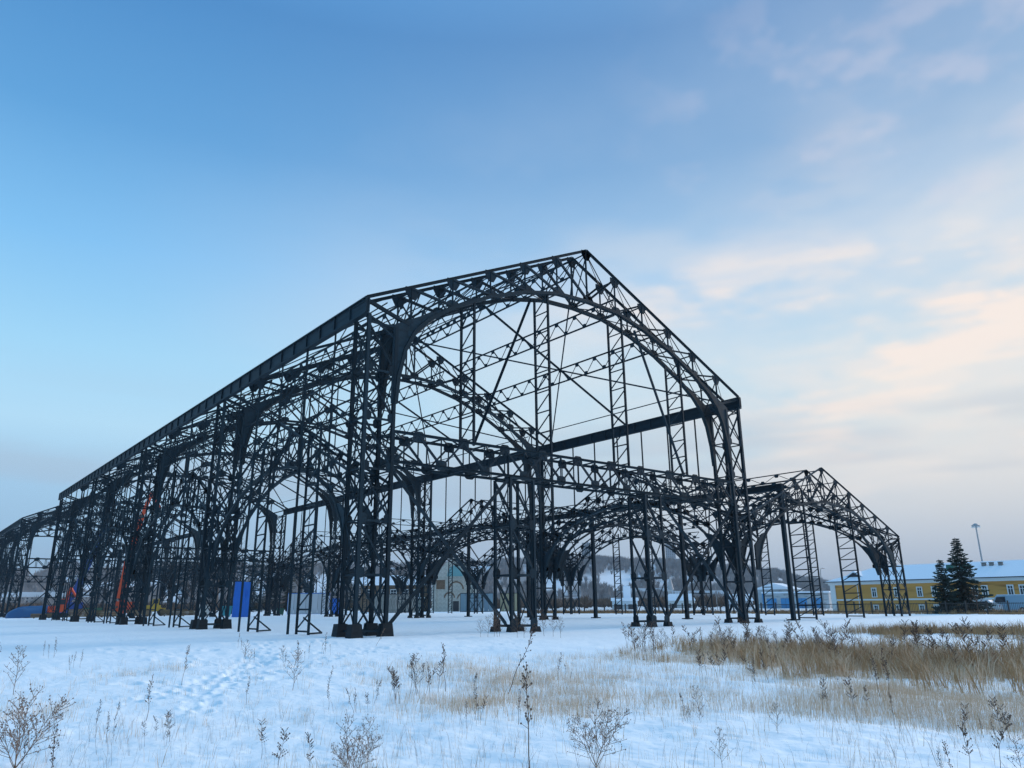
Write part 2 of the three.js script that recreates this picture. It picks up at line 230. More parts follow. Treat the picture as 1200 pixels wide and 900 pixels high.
// a four-legged laced column; corners [x0,x1] x [z0,z1]
function lacedColumn(K, x0, x1, z0, z1, hA, hB, lev, { lw = 0.3, foot = true, thin = 1, single = false, low = false } = {}) {
  const heights = (x) => (x === x0 ? hA : hB);
  for (const x of [x0, x1]) for (const z of [z0, z1]) { K.bar('column_leg', V(x, 0.05, z), V(x, heights(x), z), lw, lw, 'aitch', Z_); if (foot) single || low ? K.foot(V(x, 0, z), 0.55, 0.42, 0.55) : K.foot(V(x, 0, z), 0.74, 0.82, 0.68); }
  const H = Math.min(hA, hB), n = Math.max(1, Math.round(H / lev)), L = (i) => 0.35 + (H - 0.35) * i / n;
  for (let i = 0; i <= n; i++) {
    const y = L(i);
    for (const z of [z0, z1]) K.bar('cross_strut', V(x0, y, z), V(x1, y, z), 0.17 * thin, 0.17 * thin, 'ell');
    for (const x of [x0, x1]) K.bar('cross_strut', V(x, y, z0), V(x, y, z1), 0.15 * thin, 0.15 * thin, 'ell');
    if (i < n) {
      const y2 = L(i + 1);
      for (const z of [z0, z1]) { K.bar('lacing_bar', V(x0, y2 - 0.1, z), V(x1, y + 0.1, z), 0.17 * thin, 0.14 * thin, 'ell'); if (!single) K.bar('lacing_bar', V(x1, y2 - 0.1, z), V(x0, y + 0.1, z), 0.13 * thin, 0.1 * thin, 'ell'); }
      for (const x of [x0, x1]) { K.bar('lacing_bar', V(x, y2 - 0.1, z0), V(x, y + 0.1, z1), 0.12 * thin, 0.1 * thin, 'ell'); K.bar('lacing_bar', V(x, y2 - 0.1, z1), V(x, y + 0.1, z0), 0.09 * thin, 0.09 * thin); }
      for (const z of [z0, z1]) for (const x of [x0, x1]) K.plate('gusset_plate', V(lerp(x, (x0 + x1) / 2, 0.16), y + 0.12, z + (z === z0 ? 0.05 : -0.05)), X_, Z_, 0.6 * thin, 0.7 * thin, 0.05);
    }
  }
}
// warren girder between two points, depth g below its top chord
function warren(K, a, b, g, panel, w = 0.16) {
  const n = Math.max(2, Math.round(a.distanceTo(b) / panel)), p = (i) => a.clone().lerp(b, i / n), dn = (v) => v.setY(v.y - g), dir = b.clone().sub(a).normalize(), nn = dir.clone().cross(Y_).normalize();
  K.bar('purlin_chord', a, b, w, w, 'tee'); K.bar('purlin_chord', dn(a.clone()), dn(b.clone()), w, w, 'tee');
  for (let i = 0; i < n; i++) { const t = p(i), t2 = p(i + 1), m = dn(p(i + 0.5)); K.bar('warren_web', t, m, w * 0.62, w * 0.62, 'ell'); K.bar('warren_web', m, t2, w * 0.62, w * 0.62, 'ell'); K.plate('gusset_plate', p(i + 0.5).setY(m.y + 0.12), dir, nn, 0.42, 0.36, 0.06); if (i) K.plate('gusset_plate', p(i).setY(t.y - 0.14), dir, nn, 0.42, 0.36, 0.06); }
}
function ladder(K, a, b, y0, y1, rung, w = 0.2, foot = false) {
  const P = (p, y) => p.clone().setY(y);
  K.bar('ladder_leg', P(a, y0), P(a, y1), w, w, 'aitch', Z_); K.bar('ladder_leg', P(b, y0), P(b, y1), w, w, 'aitch', Z_);
  const n = Math.round((y1 - y0) / rung);
  for (let i = 0; i < n; i++) { const y = lerp(y0, y1, (i + 0.15) / n), y2 = lerp(y0, y1, (i + 1) / n); K.bar('ladder_rung', P(a, y), P(b, y), 0.1, 0.12, 'ell'); K.bar('ladder_rung', P(a, y2), P(b, y + 0.1), 0.08, 0.08); }
}
function plateGirder(K, a, b, depth, stiff, flange = 0.5) {
  const n = Math.round(a.distanceTo(b) / stiff), mid = (v, dy) => v.clone().setY(v.y + dy), side = b.clone().sub(a).normalize().cross(Y_).normalize();
  K.bar('web_plate', mid(a, -depth / 2), mid(b, -depth / 2), 0.06, depth - 0.08);
  K.bar('girder_flange', mid(a, -0.04), mid(b, -0.04), flange, 0.08); K.bar('girder_flange', mid(a, -depth + 0.04), mid(b, -depth + 0.04), flange, 0.08);
  for (let i = 0; i <= n; i++) for (const s of [-1, 1]) { const p = a.clone().lerp(b, i / n).addScaledVector(side, s * 0.08); K.bar('stiffener', mid(p, -0.1), mid(p, -depth + 0.1), 0.07, 0.1, 'box', side); }
}

function buildPavilion(K, light) {
  const NB = 4, cx = W / 2, cl = 49.7, lx = W + LW, xs = [0.22, 2.05];
  for (let k = 0; k <= NB; k++) {
    const z = -k * BAY;
    K.in('portal_frame', () => archTruss(K, MAIN, V(cx, 0, z), X_, Z_, W / 2, true, light));
    K.in('laced_column', () => lacedColumn(K, xs[0], xs[1], z, z - TW, MAIN.he - 1.0, 17.6, 2.75, { lw: 0.25, thin: 0.8 }));
    K.in('laced_column', () => lacedColumn(K, W - xs[0], W - xs[1], z, z - TW, MAIN.he - 1.0, 17.6, 2.75, { lw: 0.29, thin: 0.85, low: true }));
    K.in('low_frame', () => archTruss(K, LOW, V(49.7, 0, z), X_, Z_, 14.42, true, light));
    K.in('low_column', () => lacedColumn(K, lx - 0.15, lx - 1.95, z, z - TW, LOW.he, 7.4, 2.3, { lw: 0.2, foot: false, thin: 0.65 }));
  }
  for (let k = 0; k < NB; k++) {
    const z0 = -k * BAY - TW, z1 = -(k + 1) * BAY, zm = (z0 + z1) / 2, hb = (z0 - z1) / 2 * 13.5 / 11.75;
    // gabled arches in the side walls, bay by bay
    for (const x of [xs[1], W - xs[0], lx - 0.1]) K.in('wall_frame', () => archTruss(K, LOW, V(x, 0, zm), Z_, X_, hb, true, light));
    // eave girders
    for (const x of [0, W]) K.in('eave_girder', () => plateGirder(K, V(x, MAIN.he, -k * BAY + (k ? 0 : 0.15)), V(x, MAIN.he, -(k + 1) * BAY - (k === NB - 1 ? TW : 0)), 1.05, 2.05, 0.3));
    // lattice purlins
    for (const u of [-13.8, -9.2, -4.6, 0, 4.6, 9.2]) { const y = MAIN.ha - (MAIN.ha - MAIN.he) * Math.abs(u) / MAIN.half - 0.2; K.in('lattice_purlin', () => warren(K, V(cx + u, y, z0), V(cx + u, y, z1), 1.35, 2.3)); }
    for (const s of [-1, 1]) K.in('roof_bracing', () => {
      const P = (u, z) => V(cx + s * u, MAIN.ha - (MAIN.ha - MAIN.he) * u / MAIN.half - 0.3, z);
      K.bar('brace_rod', P(0.3, z0), P(18.2, z1), 0.15, 0.15, 'ell'); K.bar('brace_rod', P(0.3, z1), P(18.2, z0), 0.15, 0.15, 'ell');
      K.bar('mid_rafter', P(0, zm), P(18.4, zm), 0.2, 0.24, 'tee');
      if (s < 0) for (let i = 0; i < 4; i++) for (const [za, zb] of [[z0, zm], [zm, z1]]) { const ua = i * 4.6 + 0.05, ub = Math.min(18.2, ua + 4.6); K.bar('tie_rod', P(ua, za), P(ub, zb), 0.075, 0.075); K.bar('tie_rod', P(ua, zb), P(ub, za), 0.075, 0.075); }
      K.bar('brace_rod', P(16.2, z0), P(16.2, z1), 0.12, 0.12, 'ell');
    });
    // wall posts of the exposed side and the aisle
    for (let i = 1; i < 6; i++) { const z = -k * BAY - i * BAY / 6; K.in('wall_post', () => { if (i === 2 || i === 4) { K.bar('post_shaft', V(0.1, 0, z), V(0.1, MAIN.he - 1, z), 0.15, 0.15, 'aitch', Z_); } else { K.bar('post_shaft', V(0.1, LOW.he + 1.2, z), V(0.1, MAIN.he - 1, z), 0.11, 0.11, 'aitch', Z_); } }); }
    for (const zz of [-k * BAY - 5.3, -k * BAY - 13.0]) K.in('wall_ladder', () => { ladder(K, V(0.1, 0, zz), V(0.1, 0, zz - 1.65), 0.05, 12.2, 1.25, 0.15); K.bar('ladder_rung', V(0.1, 0.12, zz), V(1.3, 0.12, zz - 0.8), 0.12, 0.12); K.bar('ladder_rung', V(0.1, 1.0, zz - 0.8), V(1.3, 0.12, zz - 0.8), 0.1, 0.1); });
    K.in('wall_ladder', () => ladder(K, V(lx - 0.2, 0, zm + 3.6), V(lx - 0.2, 0, zm + 2.4), 0.05, 11.4, 1.05, 0.16));
    K.in('wall_ladder', () => ladder(K, V(lx - 0.2, 0, zm - 2.6), V(lx - 0.2, 0, zm - 3.8), 0.05, 11.4, 1.05, 0.16));
    for (let i = 1; i < 7; i++) { const zz = lerp(z0, z1, i / 7); K.in('wall_post', () => K.bar('post_shaft', V(W, MAIN.he - 1, zz), V(W, lerp(13.8, 8.6, Math.abs(i / 7 - 0.5) * 2), zz), 0.13, 0.13, 'aitch', Z_)); }
    for (const x of [xs[1]]) K.in('wall_bracing', () => {
      const Q = (f, y) => V(x, y, lerp(z0, z1, f)); for (const [f0, f1] of [[0, 0.5], [0.5, 1]]) { K.bar('brace_rod', Q(f0, 18), Q(f1, 13.2), 0.12, 0.12, 'ell'); K.bar('brace_rod', Q(f0, 13.2), Q(f1, 18), 0.12, 0.12, 'ell'); }
      for (let i = 1; i < 8; i++) K.bar('vertical_strut', Q(i / 8, 18), Q(i / 8, lerp(14, 8.6, Math.abs(i / 8 - 0.5) * 2)), 0.1, 0.1, 'ell');
      K.bar('brace_rod', Q(0, 8.2), Q(0.5, 14), 0.14, 0.14, 'ell'); K.bar('brace_rod', Q(1, 8.2), Q(0.5, 14), 0.14, 0.14, 'ell'); K.bar('cross_strut', Q(0, 16.1), Q(1, 16.1), 0.14, 0.14, 'ell');
    });
    // mid-height ties along the walls, and two ways of ridges over the low aisle
    for (const x of [xs[1]]) K.in('wall_tie', () => { for (const y of [14.3]) warren(K, V(x, y, z0), V(x, y, z1), 0.9, 3.4, 0.13); });
    K.in('aisle_ridge', () => { warren(K, V(cl, LOW.ha, z0), V(cl, LOW.ha, z1), 0.8, 3.2, 0.12); warren(K, V(W, LOW.ha, zm), V(lx, LOW.ha, zm), 0.8, 3.2, 0.12); for (const [x, z] of [[W, z0], [W, z1], [lx, z0], [lx, z1]]) K.bar('mid_rafter', V(cl, LOW.ha, zm), V(x, LOW.he, z), 0.2, 0.26, 'tee'); });
    for (const u of [-11, -8.8, -6.6, -4.4, -2.2, 2.2, 4.4, 6.6, 8.8, 11]) K.in('aisle_purlin', () => { const y = LOW.ha - (LOW.ha - LOW.he) * Math.abs(u) / LOW.half - 0.15, r = hb * Math.abs(u) / LOW.half; for (const [za, zb] of [[z0, zm + r], [zm - r, z1]]) warren(K, V(cl + u, y, za), V(cl + u, y, zb), 0.7, 2.6, 0.11); });
    // steel prop columns and girder under the low aisle roof
    K.in('prop_girder', () => plateGirder(K, V(43.9, 12.15, -k * BAY - 0.9), V(43.9, 12.15, -(k + 1) * BAY + 2), 0.62, 4, 0.4));
    for (const z of [-1.2, -12.9]) K.in('prop_column', () => { const zz = -k * BAY + z; K.bar('post_shaft', V(43.9, 0, zz), V(43.9, 11.5, zz), 0.42, 0.42, 'aitch', Z_); K.bar('base_plate', V(43.9, 0.02, zz), V(43.9, 0.12, zz), 0.8, 0.8); K.bar('post_shaft', V(43.9, 11.5, zz), V(43.9, 11.56, zz), 0.7, 0.7); });
  }
  // the gable ends: lattice girder at mid height, towers, hanging ladder mullions, cross bracing
  for (const z of [0, -NB * BAY]) {
    for (const t of [0, TW]) K.in('gable_girder', () => {
      const x0 = 2.2, x1 = W - 2.2, n = 20, X = (i) => lerp(x0, x1, i / n), zz = z - t;
      K.bar('girder_chord', V(x0, 11.25, zz), V(x1, 11.25, zz), 0.26, 0.2, 'tee'); K.bar('girder_chord', V(x0, 9.5, zz), V(x1, 9.5, zz), 0.26, 0.2, 'tee');
      for (let i = 0; i <= n; i++) { K.bar('vertical_strut', V(X(i), 11.2, zz), V(X(i), 9.5, zz), 0.12, 0.12, 'ell'); if (i < n) K.bar('diagonal_brace', V(X(i), i % 2 ? 11.2 : 9.55, zz), V(X(i + 1), i % 2 ? 9.55 : 11.2, zz), 0.15, 0.15, 'ell'); K.plate('gusset_plate', V(X(i), i % 2 ? 11.15 : 9.6, zz), X_, Z_, 0.75, 0.62, 0.08); if (!t) { K.bar('cross_strut', V(X(i), 11.2, z), V(X(i), 11.2, z - TW), 0.11, 0.11); K.bar('cross_strut', V(X(i), 9.5, z), V(X(i), 9.5, z - TW), 0.11, 0.11); if (i < n) K.bar('lacing_bar', V(X(i), 11.25, z), V(X(i + 1), 11.25, z - TW), 0.08, 0.08); } }
    });
    for (const [a, b] of [[10.75, 12.65], [23.6, 25.3]]) K.in('gable_tower', () => lacedColumn(K, a, b, z, z - TW, 9.4, 9.4, 3.0, { lw: 0.2, foot: true, thin: 0.9, single: true }));
    for (const u of [-10.6, -4.1, 3.6, 10.4]) K.in('gable_mullion', () => { const x = cx + u; ladder(K, V(x, 0, z), V(x, 0, z - TW + 0.15), 11.3, archY(MAIN, u) - 0.1, 1.45, 0.17); });
    K.in('gable_bracing', () => {
      for (const t of [0.1]) for (const [xa, xb] of [[2.1, 10.6], [W - 2.1, 25.4]]) { K.bar('brace_rod', V(xa, 0.5, z - t), V(xb, 9.3, z - t), 0.36, 0.26, 'ell'); K.bar('brace_rod', V(xb, 0.5, z - t - 0.18), V(xa, 9.3, z - t - 0.18), 0.36, 0.26, 'ell'); }
      for (const s of [-1, 1]) K.bar('brace_rod', V(cx + s * 5.4, 22.5, z - 0.3), V(cx + s * 10.4, 11.2, z - 0.3), 0.2, 0.16, 'ell');
    });
    for (const x of [44.9, 53.5]) K.in('aisle_ladder', () => ladder(K, V(x + 0.75, 0, z), V(x + 0.75, 0, z - 1.7), 0.05, archY(LOW, x - cl) + 1.5, 1.05, 0.18));
  }
}
const pavilionA = group('iron_hall_frame');
tag(pavilionA, 'tall dark iron hall skeleton with gabled front and long plate eave girder standing nearer', 'iron frame', 'two iron hall skeletons on the snow field');
{ const K = new Skeleton(pavilionA); buildPavilion(K, false); console.log('members', K.finish()); }
const pavilionB = group('iron_hall_frame', 0, 0, -142);
tag(pavilionB, 'second dark iron hall skeleton standing beyond the orange boom lift and blue tarpaulin heap', 'iron frame', 'two iron hall skeletons on the snow field');
{ const K = new Skeleton(pavilionB, { detail: false }); buildPavilion(K, true); console.log('members', K.finish()); }
// ---------------------------------------------------------------- geometry kit for everything else
const bx = (w, h, d, x = 0, y = 0, z = 0) => { const g = new THREE.BoxGeometry(w, h, d).toNonIndexed(); g.translate(x, y, z); return g; };
const cyl = (r0, r1, h, x = 0, y = 0, z = 0, n = 10) => { const g = new THREE.CylinderGeometry(r1, r0, h, n).toNonIndexed(); g.translate(x, y + h / 2, z); return g; };
const rod = (a, b, r0, r1 = r0, n = 6) => { const d = b.clone().sub(a), g = new THREE.CylinderGeometry(r1, r0, d.length(), n, 1).toNonIndexed(); g.applyQuaternion(new THREE.Quaternion().setFromUnitVectors(Y_, d.normalize())); const m = a.clone().add(b).multiplyScalar(0.5); g.translate(m.x, m.y, m.z); return g; };
const join = (...gs) => mergeGeometries(gs.flat().map((g) => { const q = g.index ? g.toNonIndexed() : g; q.clearGroups(); return q; }));
const slab = (pts, depth) => { const g = new THREE.ExtrudeGeometry(new THREE.Shape(pts.map((p) => new THREE.Vector2(p[0], p[1]))), { depth, bevelEnabled: false }); g.clearGroups(); return g.index ? g.toNonIndexed() : g; };
function tris(pos, col) { const g = new THREE.BufferGeometry(); g.setAttribute('position', new THREE.Float32BufferAttribute(pos, 3)); g.computeVertexNormals(); g.setAttribute('uv', new THREE.Float32BufferAttribute(new Float32Array(pos.length / 3 * 2), 2)); if (col) g.setAttribute('color', new THREE.Float32BufferAttribute(col, 3)); return g; }
const plaster = noiseTex(256, (u, v) => { const n = tileNoise(u, v, 4, 6, 21), s = sstep(0.58, 0.74, tileNoise(u, v, 9, 5, 33)); return [0.86 + 0.2 * (n - 0.5) - 0.18 * s, 0.86 + 0.2 * (n - 0.5) - 0.2 * s, 0.86 + 0.2 * (n - 0.5) - 0.22 * s]; }, true);
const boardTex = noiseTex(256, (u, v) => { const n = tileNoise(u, v, 8, 5, 41); return 0.75 + 0.4 * (n - 0.5); }, true);
const YELLOW = std(lin(0.88, 0.42, 0.10), 0.9, { map: plaster }), WHITE = std(lin(0.72, 0.72, 0.70), 0.85), PANE = std(lin(0.03, 0.04, 0.05), 0.12), DARK = std(lin(0.03, 0.032, 0.035), 0.7), GREEN = std(lin(0.03, 0.12, 0.09), 0.7), PLINTH = std(lin(0.3, 0.29, 0.28), 0.9, { map: plaster });
const RUSTY = std(lin(0.13, 0.07, 0.04), 0.9), BARE = std(lin(0.09, 0.075, 0.065), 0.95), NEEDLE = std(lin(0.016, 0.036, 0.026), 0.95, { side: THREE.DoubleSide }), BARK = std(lin(0.06, 0.045, 0.035), 0.95);
function windowOf(parent, x, y, z, w, h, sill = true) {
  const f = mesh('window', join(bx(w + 0.3, 0.18, 0.16, x, y + h / 2 + 0.09, z), bx(w + 0.34, 0.12, 0.2, x, y - h / 2 - 0.06, z), bx(0.14, h, 0.16, x - w / 2 - 0.07, y, z), bx(0.14, h, 0.16, x + w / 2 + 0.07, y, z)), WHITE, parent);
  mesh('pane', bx(w, h, 0.05, x, y, z - 0.04), PANE, f); mesh('muntin', join(bx(0.07, h, 0.05, x, y, z + 0.01), bx(w, 0.07, 0.05, x, y + h * 0.18, z + 0.012)), WHITE, f); return f;
}
const turnTo = (p) => Math.atan2(EYE.x - p.x, EYE.z - p.z);     // local +z looks at the field

// ---------------------------------------------------------------- far hill with the town on it
const hillTop = (b) => { const P = [[-75, 55], [-45, 60], [-31, 58], [-20, 70], [-8, 74], [2, 80], [5.6, 84], [9, 76], [12.4, 74], [15.3, 62], [18.2, 54], [21, 34], [23.7, 16], [30, 10], [80, 8]]; for (let i = 1; i < P.length; i++) if (b <= P[i][0]) return lerp(P[i - 1][1], P[i][1], sstep(P[i - 1][0], P[i][0], b)); return 8; };
const hillY = (b, d) => { const t = sstep(820, 1500, d); return hillTop(b) * (t * 0.9 + 0.1 * fbm(b * 0.25, d * 0.004, 3, 4) * sstep(800, 1100, d)) * (1 - 0.25 * sstep(1700, 2600, d)) - 1.2; };
const openSnow = (b, d) => Math.max(sstep(0.35, 0.75, 1.15 - Math.hypot((b - 7.6) / 2.6, (d - 1120) / 230)), sstep(0.4, 0.7, 1.1 - Math.hypot((b - 2.9) / 2.2, (d - 1050) / 200)), sstep(0.5, 0.62, fbm(b * 0.42 + 9, d * 0.006, 5, 4)) * (b < -2 ? 1 : 0.35));
{
  const pos = [], col = [], idx = [], nb = 300, nd = 46, pt = (i, j) => [-75 + 150 * i / nb, 640 * Math.pow(2700 / 640, j / nd)];
  for (let j = 0; j <= nd; j++) for (let i = 0; i <= nb; i++) { const [b, d] = pt(i, j), p = bearing(b, d); pos.push(p.x, hillY(b, d) - (j === 0 ? 2 : 0), p.z); const s = openSnow(b, d), n = fbm(b * 1.3, d * 0.02, 8, 4); const c = mix3([0.24, 0.23, 0.23], [0.78, 0.83, 0.88], clamp(s + 0.6 * sstep(0.46, 0.62, n), 0, 1)); col.push(...c); }
  for (let j = 0; j < nd; j++) for (let i = 0; i < nb; i++) { const a = j * (nb + 1) + i, c = a + nb + 1; idx.push(a, a + 1, c, a + 1, c + 1, c); }
  const g = new THREE.BufferGeometry(); g.setAttribute('position', new THREE.Float32BufferAttribute(pos, 3)); g.setAttribute('color', new THREE.Float32BufferAttribute(col, 3)); g.setIndex(idx); g.computeVertexNormals();
  tag(mesh('hill', g, std(0xffffff, 0.95, { vertexColors: true, side: THREE.DoubleSide }), scene), 'wooded far hill with open snow slopes', 'hill', null, 'structure');
}
function twigFan(n, r, seed, wide = 0.5, thick = 0.03) { const q = rng(seed), pos = []; for (let i = 0; i < n; i++) { const a = q() * 6.283, y0 = q() * 0.35, s = wide * (0.35 + 0.65 * q()), x1 = Math.cos(a) * s, z1 = Math.sin(a) * s, y1 = 0.45 + 0.55 * q() * (1.1 - s), w = thick * (0.6 + q()), c = a + 1.2 + q(); const x0 = x1 * 0.15, z0 = z1 * 0.15; pos.push(x0 - Math.cos(c) * w, y0, z0 - Math.sin(c) * w, x0 + Math.cos(c) * w, y0, z0 + Math.sin(c) * w, x1, y1, z1); } return tris(pos); }
const TWIG = std(lin(0.25, 0.235, 0.23), 0.95, { side: THREE.DoubleSide }), TWIG2 = std(lin(0.105, 0.07, 0.048), 0.95, { side: THREE.DoubleSide });
function scatter(name, geo, mat, n, seed, fn, label, category) { const q = rng(seed), im = new THREE.InstancedMesh(geo, mat, n), m = new THREE.Matrix4(), p = V(0, 0, 0), e = new THREE.Euler(), qt = new THREE.Quaternion(), s = V(1, 1, 1); let k = 0, guard = 0; while (k < n && guard++ < n * 30) { const o = fn(q); if (!o) continue; p.set(o[0], o[1], o[2]); e.set(o[6] || 0, q() * 6.283, o[7] || 0); qt.setFromEuler(e); s.set(o[3], o[4], o[5] || o[3]); im.setMatrixAt(k++, m.compose(p, qt, s)); } im.count = k; im.name = numbered(name); lit(im); scene.add(im); return tag(im, label, category, null, 'stuff'); }
scatter('hill_woods', twigFan(34, 1, 4, 0.42, 0.055), TWIG, 11000, 11, (q) => { const b = -50 + 85 * q(), d = 840 + 900 * q(); if (hillTop(b) < 20 || q() < openSnow(b, d) * 0.97 || fbm(b * 1.1, d * 0.012, 8, 3) > 0.62) return null; const p = bearing(b, d), h = 8 + 9 * q(); return [p.x, hillY(b, d) - 0.5, p.z, h * 0.95, h]; }, 'bare woods covering the far hillside', 'woods');
scatter('far_scrub', twigFan(40, 1, 6, 0.5, 0.05), TWIG2, 5200, 12, (q) => { const b = -42 + 82 * q(), d = 240 + 420 * Math.pow(q(), 0.7); if (b > 17 && d < 330) return null; if (b < -2 && d < 330) return null; const p = bearing(b, d), h = 2.2 + 3.8 * q(); return [p.x, -0.3, p.z, h * 1.1, h]; }, 'brown leafless scrub on the flat land before the far hill', 'scrub');
// town buildings on and below the hill
function block(name, label, cat, b, d, w, h, dep, col, roof, group_, extra) {
  const p = bearing(b, d), y = Math.max(d > 700 ? hillY(b, d) : -0.5, -1) - 1, g = group(name, p.x, y, p.z, turnTo(p) + (extra || 0)); const m = std(lin(...col), 0.9);
  mesh('wall', bx(w, h, dep, 0, h / 2, 0), m, g);
  if (roof === 'gable') mesh('roof', slab([[-w / 2 - 0.4, 0], [w / 2 + 0.4, 0], [w / 2 - 0.6, h * 0.32 + 0.8], [-w / 2 + 0.6, h * 0.32 + 0.8]], dep + 0.8).translate(0, h, -dep / 2 - 0.4), ROOFSNOW, g);
  else mesh('roof', join(bx(w + 0.6, 0.8, dep + 0.6, 0, h + 0.4, 0), bx(w * 0.3, 3, dep * 0.3, w * 0.1, h + 2.2, 0)), h > 20 ? m : ROOFSNOW, g);
  const nw = Math.max(2, Math.round(w / 4)), nf = Math.max(1, Math.round(h / 3.2)), gs = []; for (let i = 0; i < nw; i++) for (let j = 0; j < nf; j++) gs.push(bx(1.6, 1.5, 0.1, -w / 2 + (i + 0.5) * w / nw, (j + 0.55) * h / nf, dep / 2 + 0.03)); const wm = mesh('windows', join(gs), PANE, g); wm.userData.kind = 'stuff';
  return tag(g, label, cat, group_);
}
block('tower_block', 'tall grey tower block on the hilltop above the open snow slope', 'tower block', 5.45, 1560, 17, 42, 16, [0.3, 0.31, 0.33], 'flat', 'town buildings on the hill');
block('tower_block', 'pale tower block on the hilltop above the church spire', 'tower block', 11.6, 1600, 20, 46, 16, [0.38, 0.38, 0.4], 'flat', 'town buildings on the hill');
block('apartment_block', 'long pale slab block along the hilltop beside the tower', 'apartment block', 12.9, 1580, 60, 17, 14, [0.42, 0.41, 0.4], 'flat', 'town buildings on the hill');
block('apartment_block', 'brick coloured house among the hillside trees', 'house', 3.4, 1330, 18, 15, 12, [0.36, 0.22, 0.16], 'gable', 'town buildings on the hill');
block('apartment_block', 'low white building under the snow slope', 'building', 9.9, 950, 52, 9, 14, [0.6, 0.6, 0.6], 'gable', 'town buildings on the hill');
block('apartment_block', 'red brown building at the foot of the snow slope', 'building', 8.35, 930, 26, 8, 12, [0.24, 0.09, 0.07], 'gable', 'town buildings on the hill');
block('apartment_block', 'grey roofed long warehouse under the wooded slope', 'warehouse', 13.4, 900, 60, 9, 16, [0.5, 0.5, 0.5], 'gable', 'town buildings on the hill');
block('apartment_block', 'pale long building on the hill slope seen past the iron hall corner', 'building', -31, 900, 70, 12, 14, [0.45, 0.43, 0.42], 'gable', 'town buildings on the hill');
block('apartment_block', 'grey apartment slab on the ridge behind the second iron hall', 'apartment block', -30.2, 1500, 60, 22, 14, [0.36, 0.37, 0.4], 'flat', 'town buildings on the hill');
block('apartment_block', 'white block on the ridge at the end of the woods', 'apartment block', 18.6, 1560, 40, 12, 14, [0.55, 0.55, 0.56], 'flat', 'town buildings on the hill');
{ const p = bearing(11.45, 940), g = group('church', p.x, -2, p.z, turnTo(p)); mesh('nave', bx(12, 9, 18, 0, 4.5, -6), WHITE, g); mesh('bell_tower', bx(6, 18, 6, 0, 9, 6), WHITE, g); mesh('spire', cyl(3.6, 0.1, 16, 0, 18, 6, 8), std(lin(0.5, 0.5, 0.5), 0.7), g); mesh('roof', slab([[-6.4, 0], [6.4, 0], [0, 4]], 18.6).translate(0, 9, -15.3), ROOFSNOW, g); tag(g, 'small white church with a pointed spire below the hill', 'church'); }
// small huts beyond the fence
block('garden_hut', 'white hut with a dark flat roof standing beyond the fence', 'hut', 8.1, 205, 6.5, 3.6, 5, [0.55, 0.62, 0.66], 'flat', 'huts beyond the fence');
block('garden_hut', 'low white hut with a snowy roof beside the brown scrub', 'hut', 12.1, 235, 8, 3.6, 5, [0.6, 0.6, 0.58], 'gable', 'huts beyond the fence');
block('garden_hut', 'grey hut half hidden by scrub near the street lamp', 'hut', 16.2, 240, 7, 3.4, 5, [0.45, 0.47, 0.5], 'gable', 'huts beyond the fence');

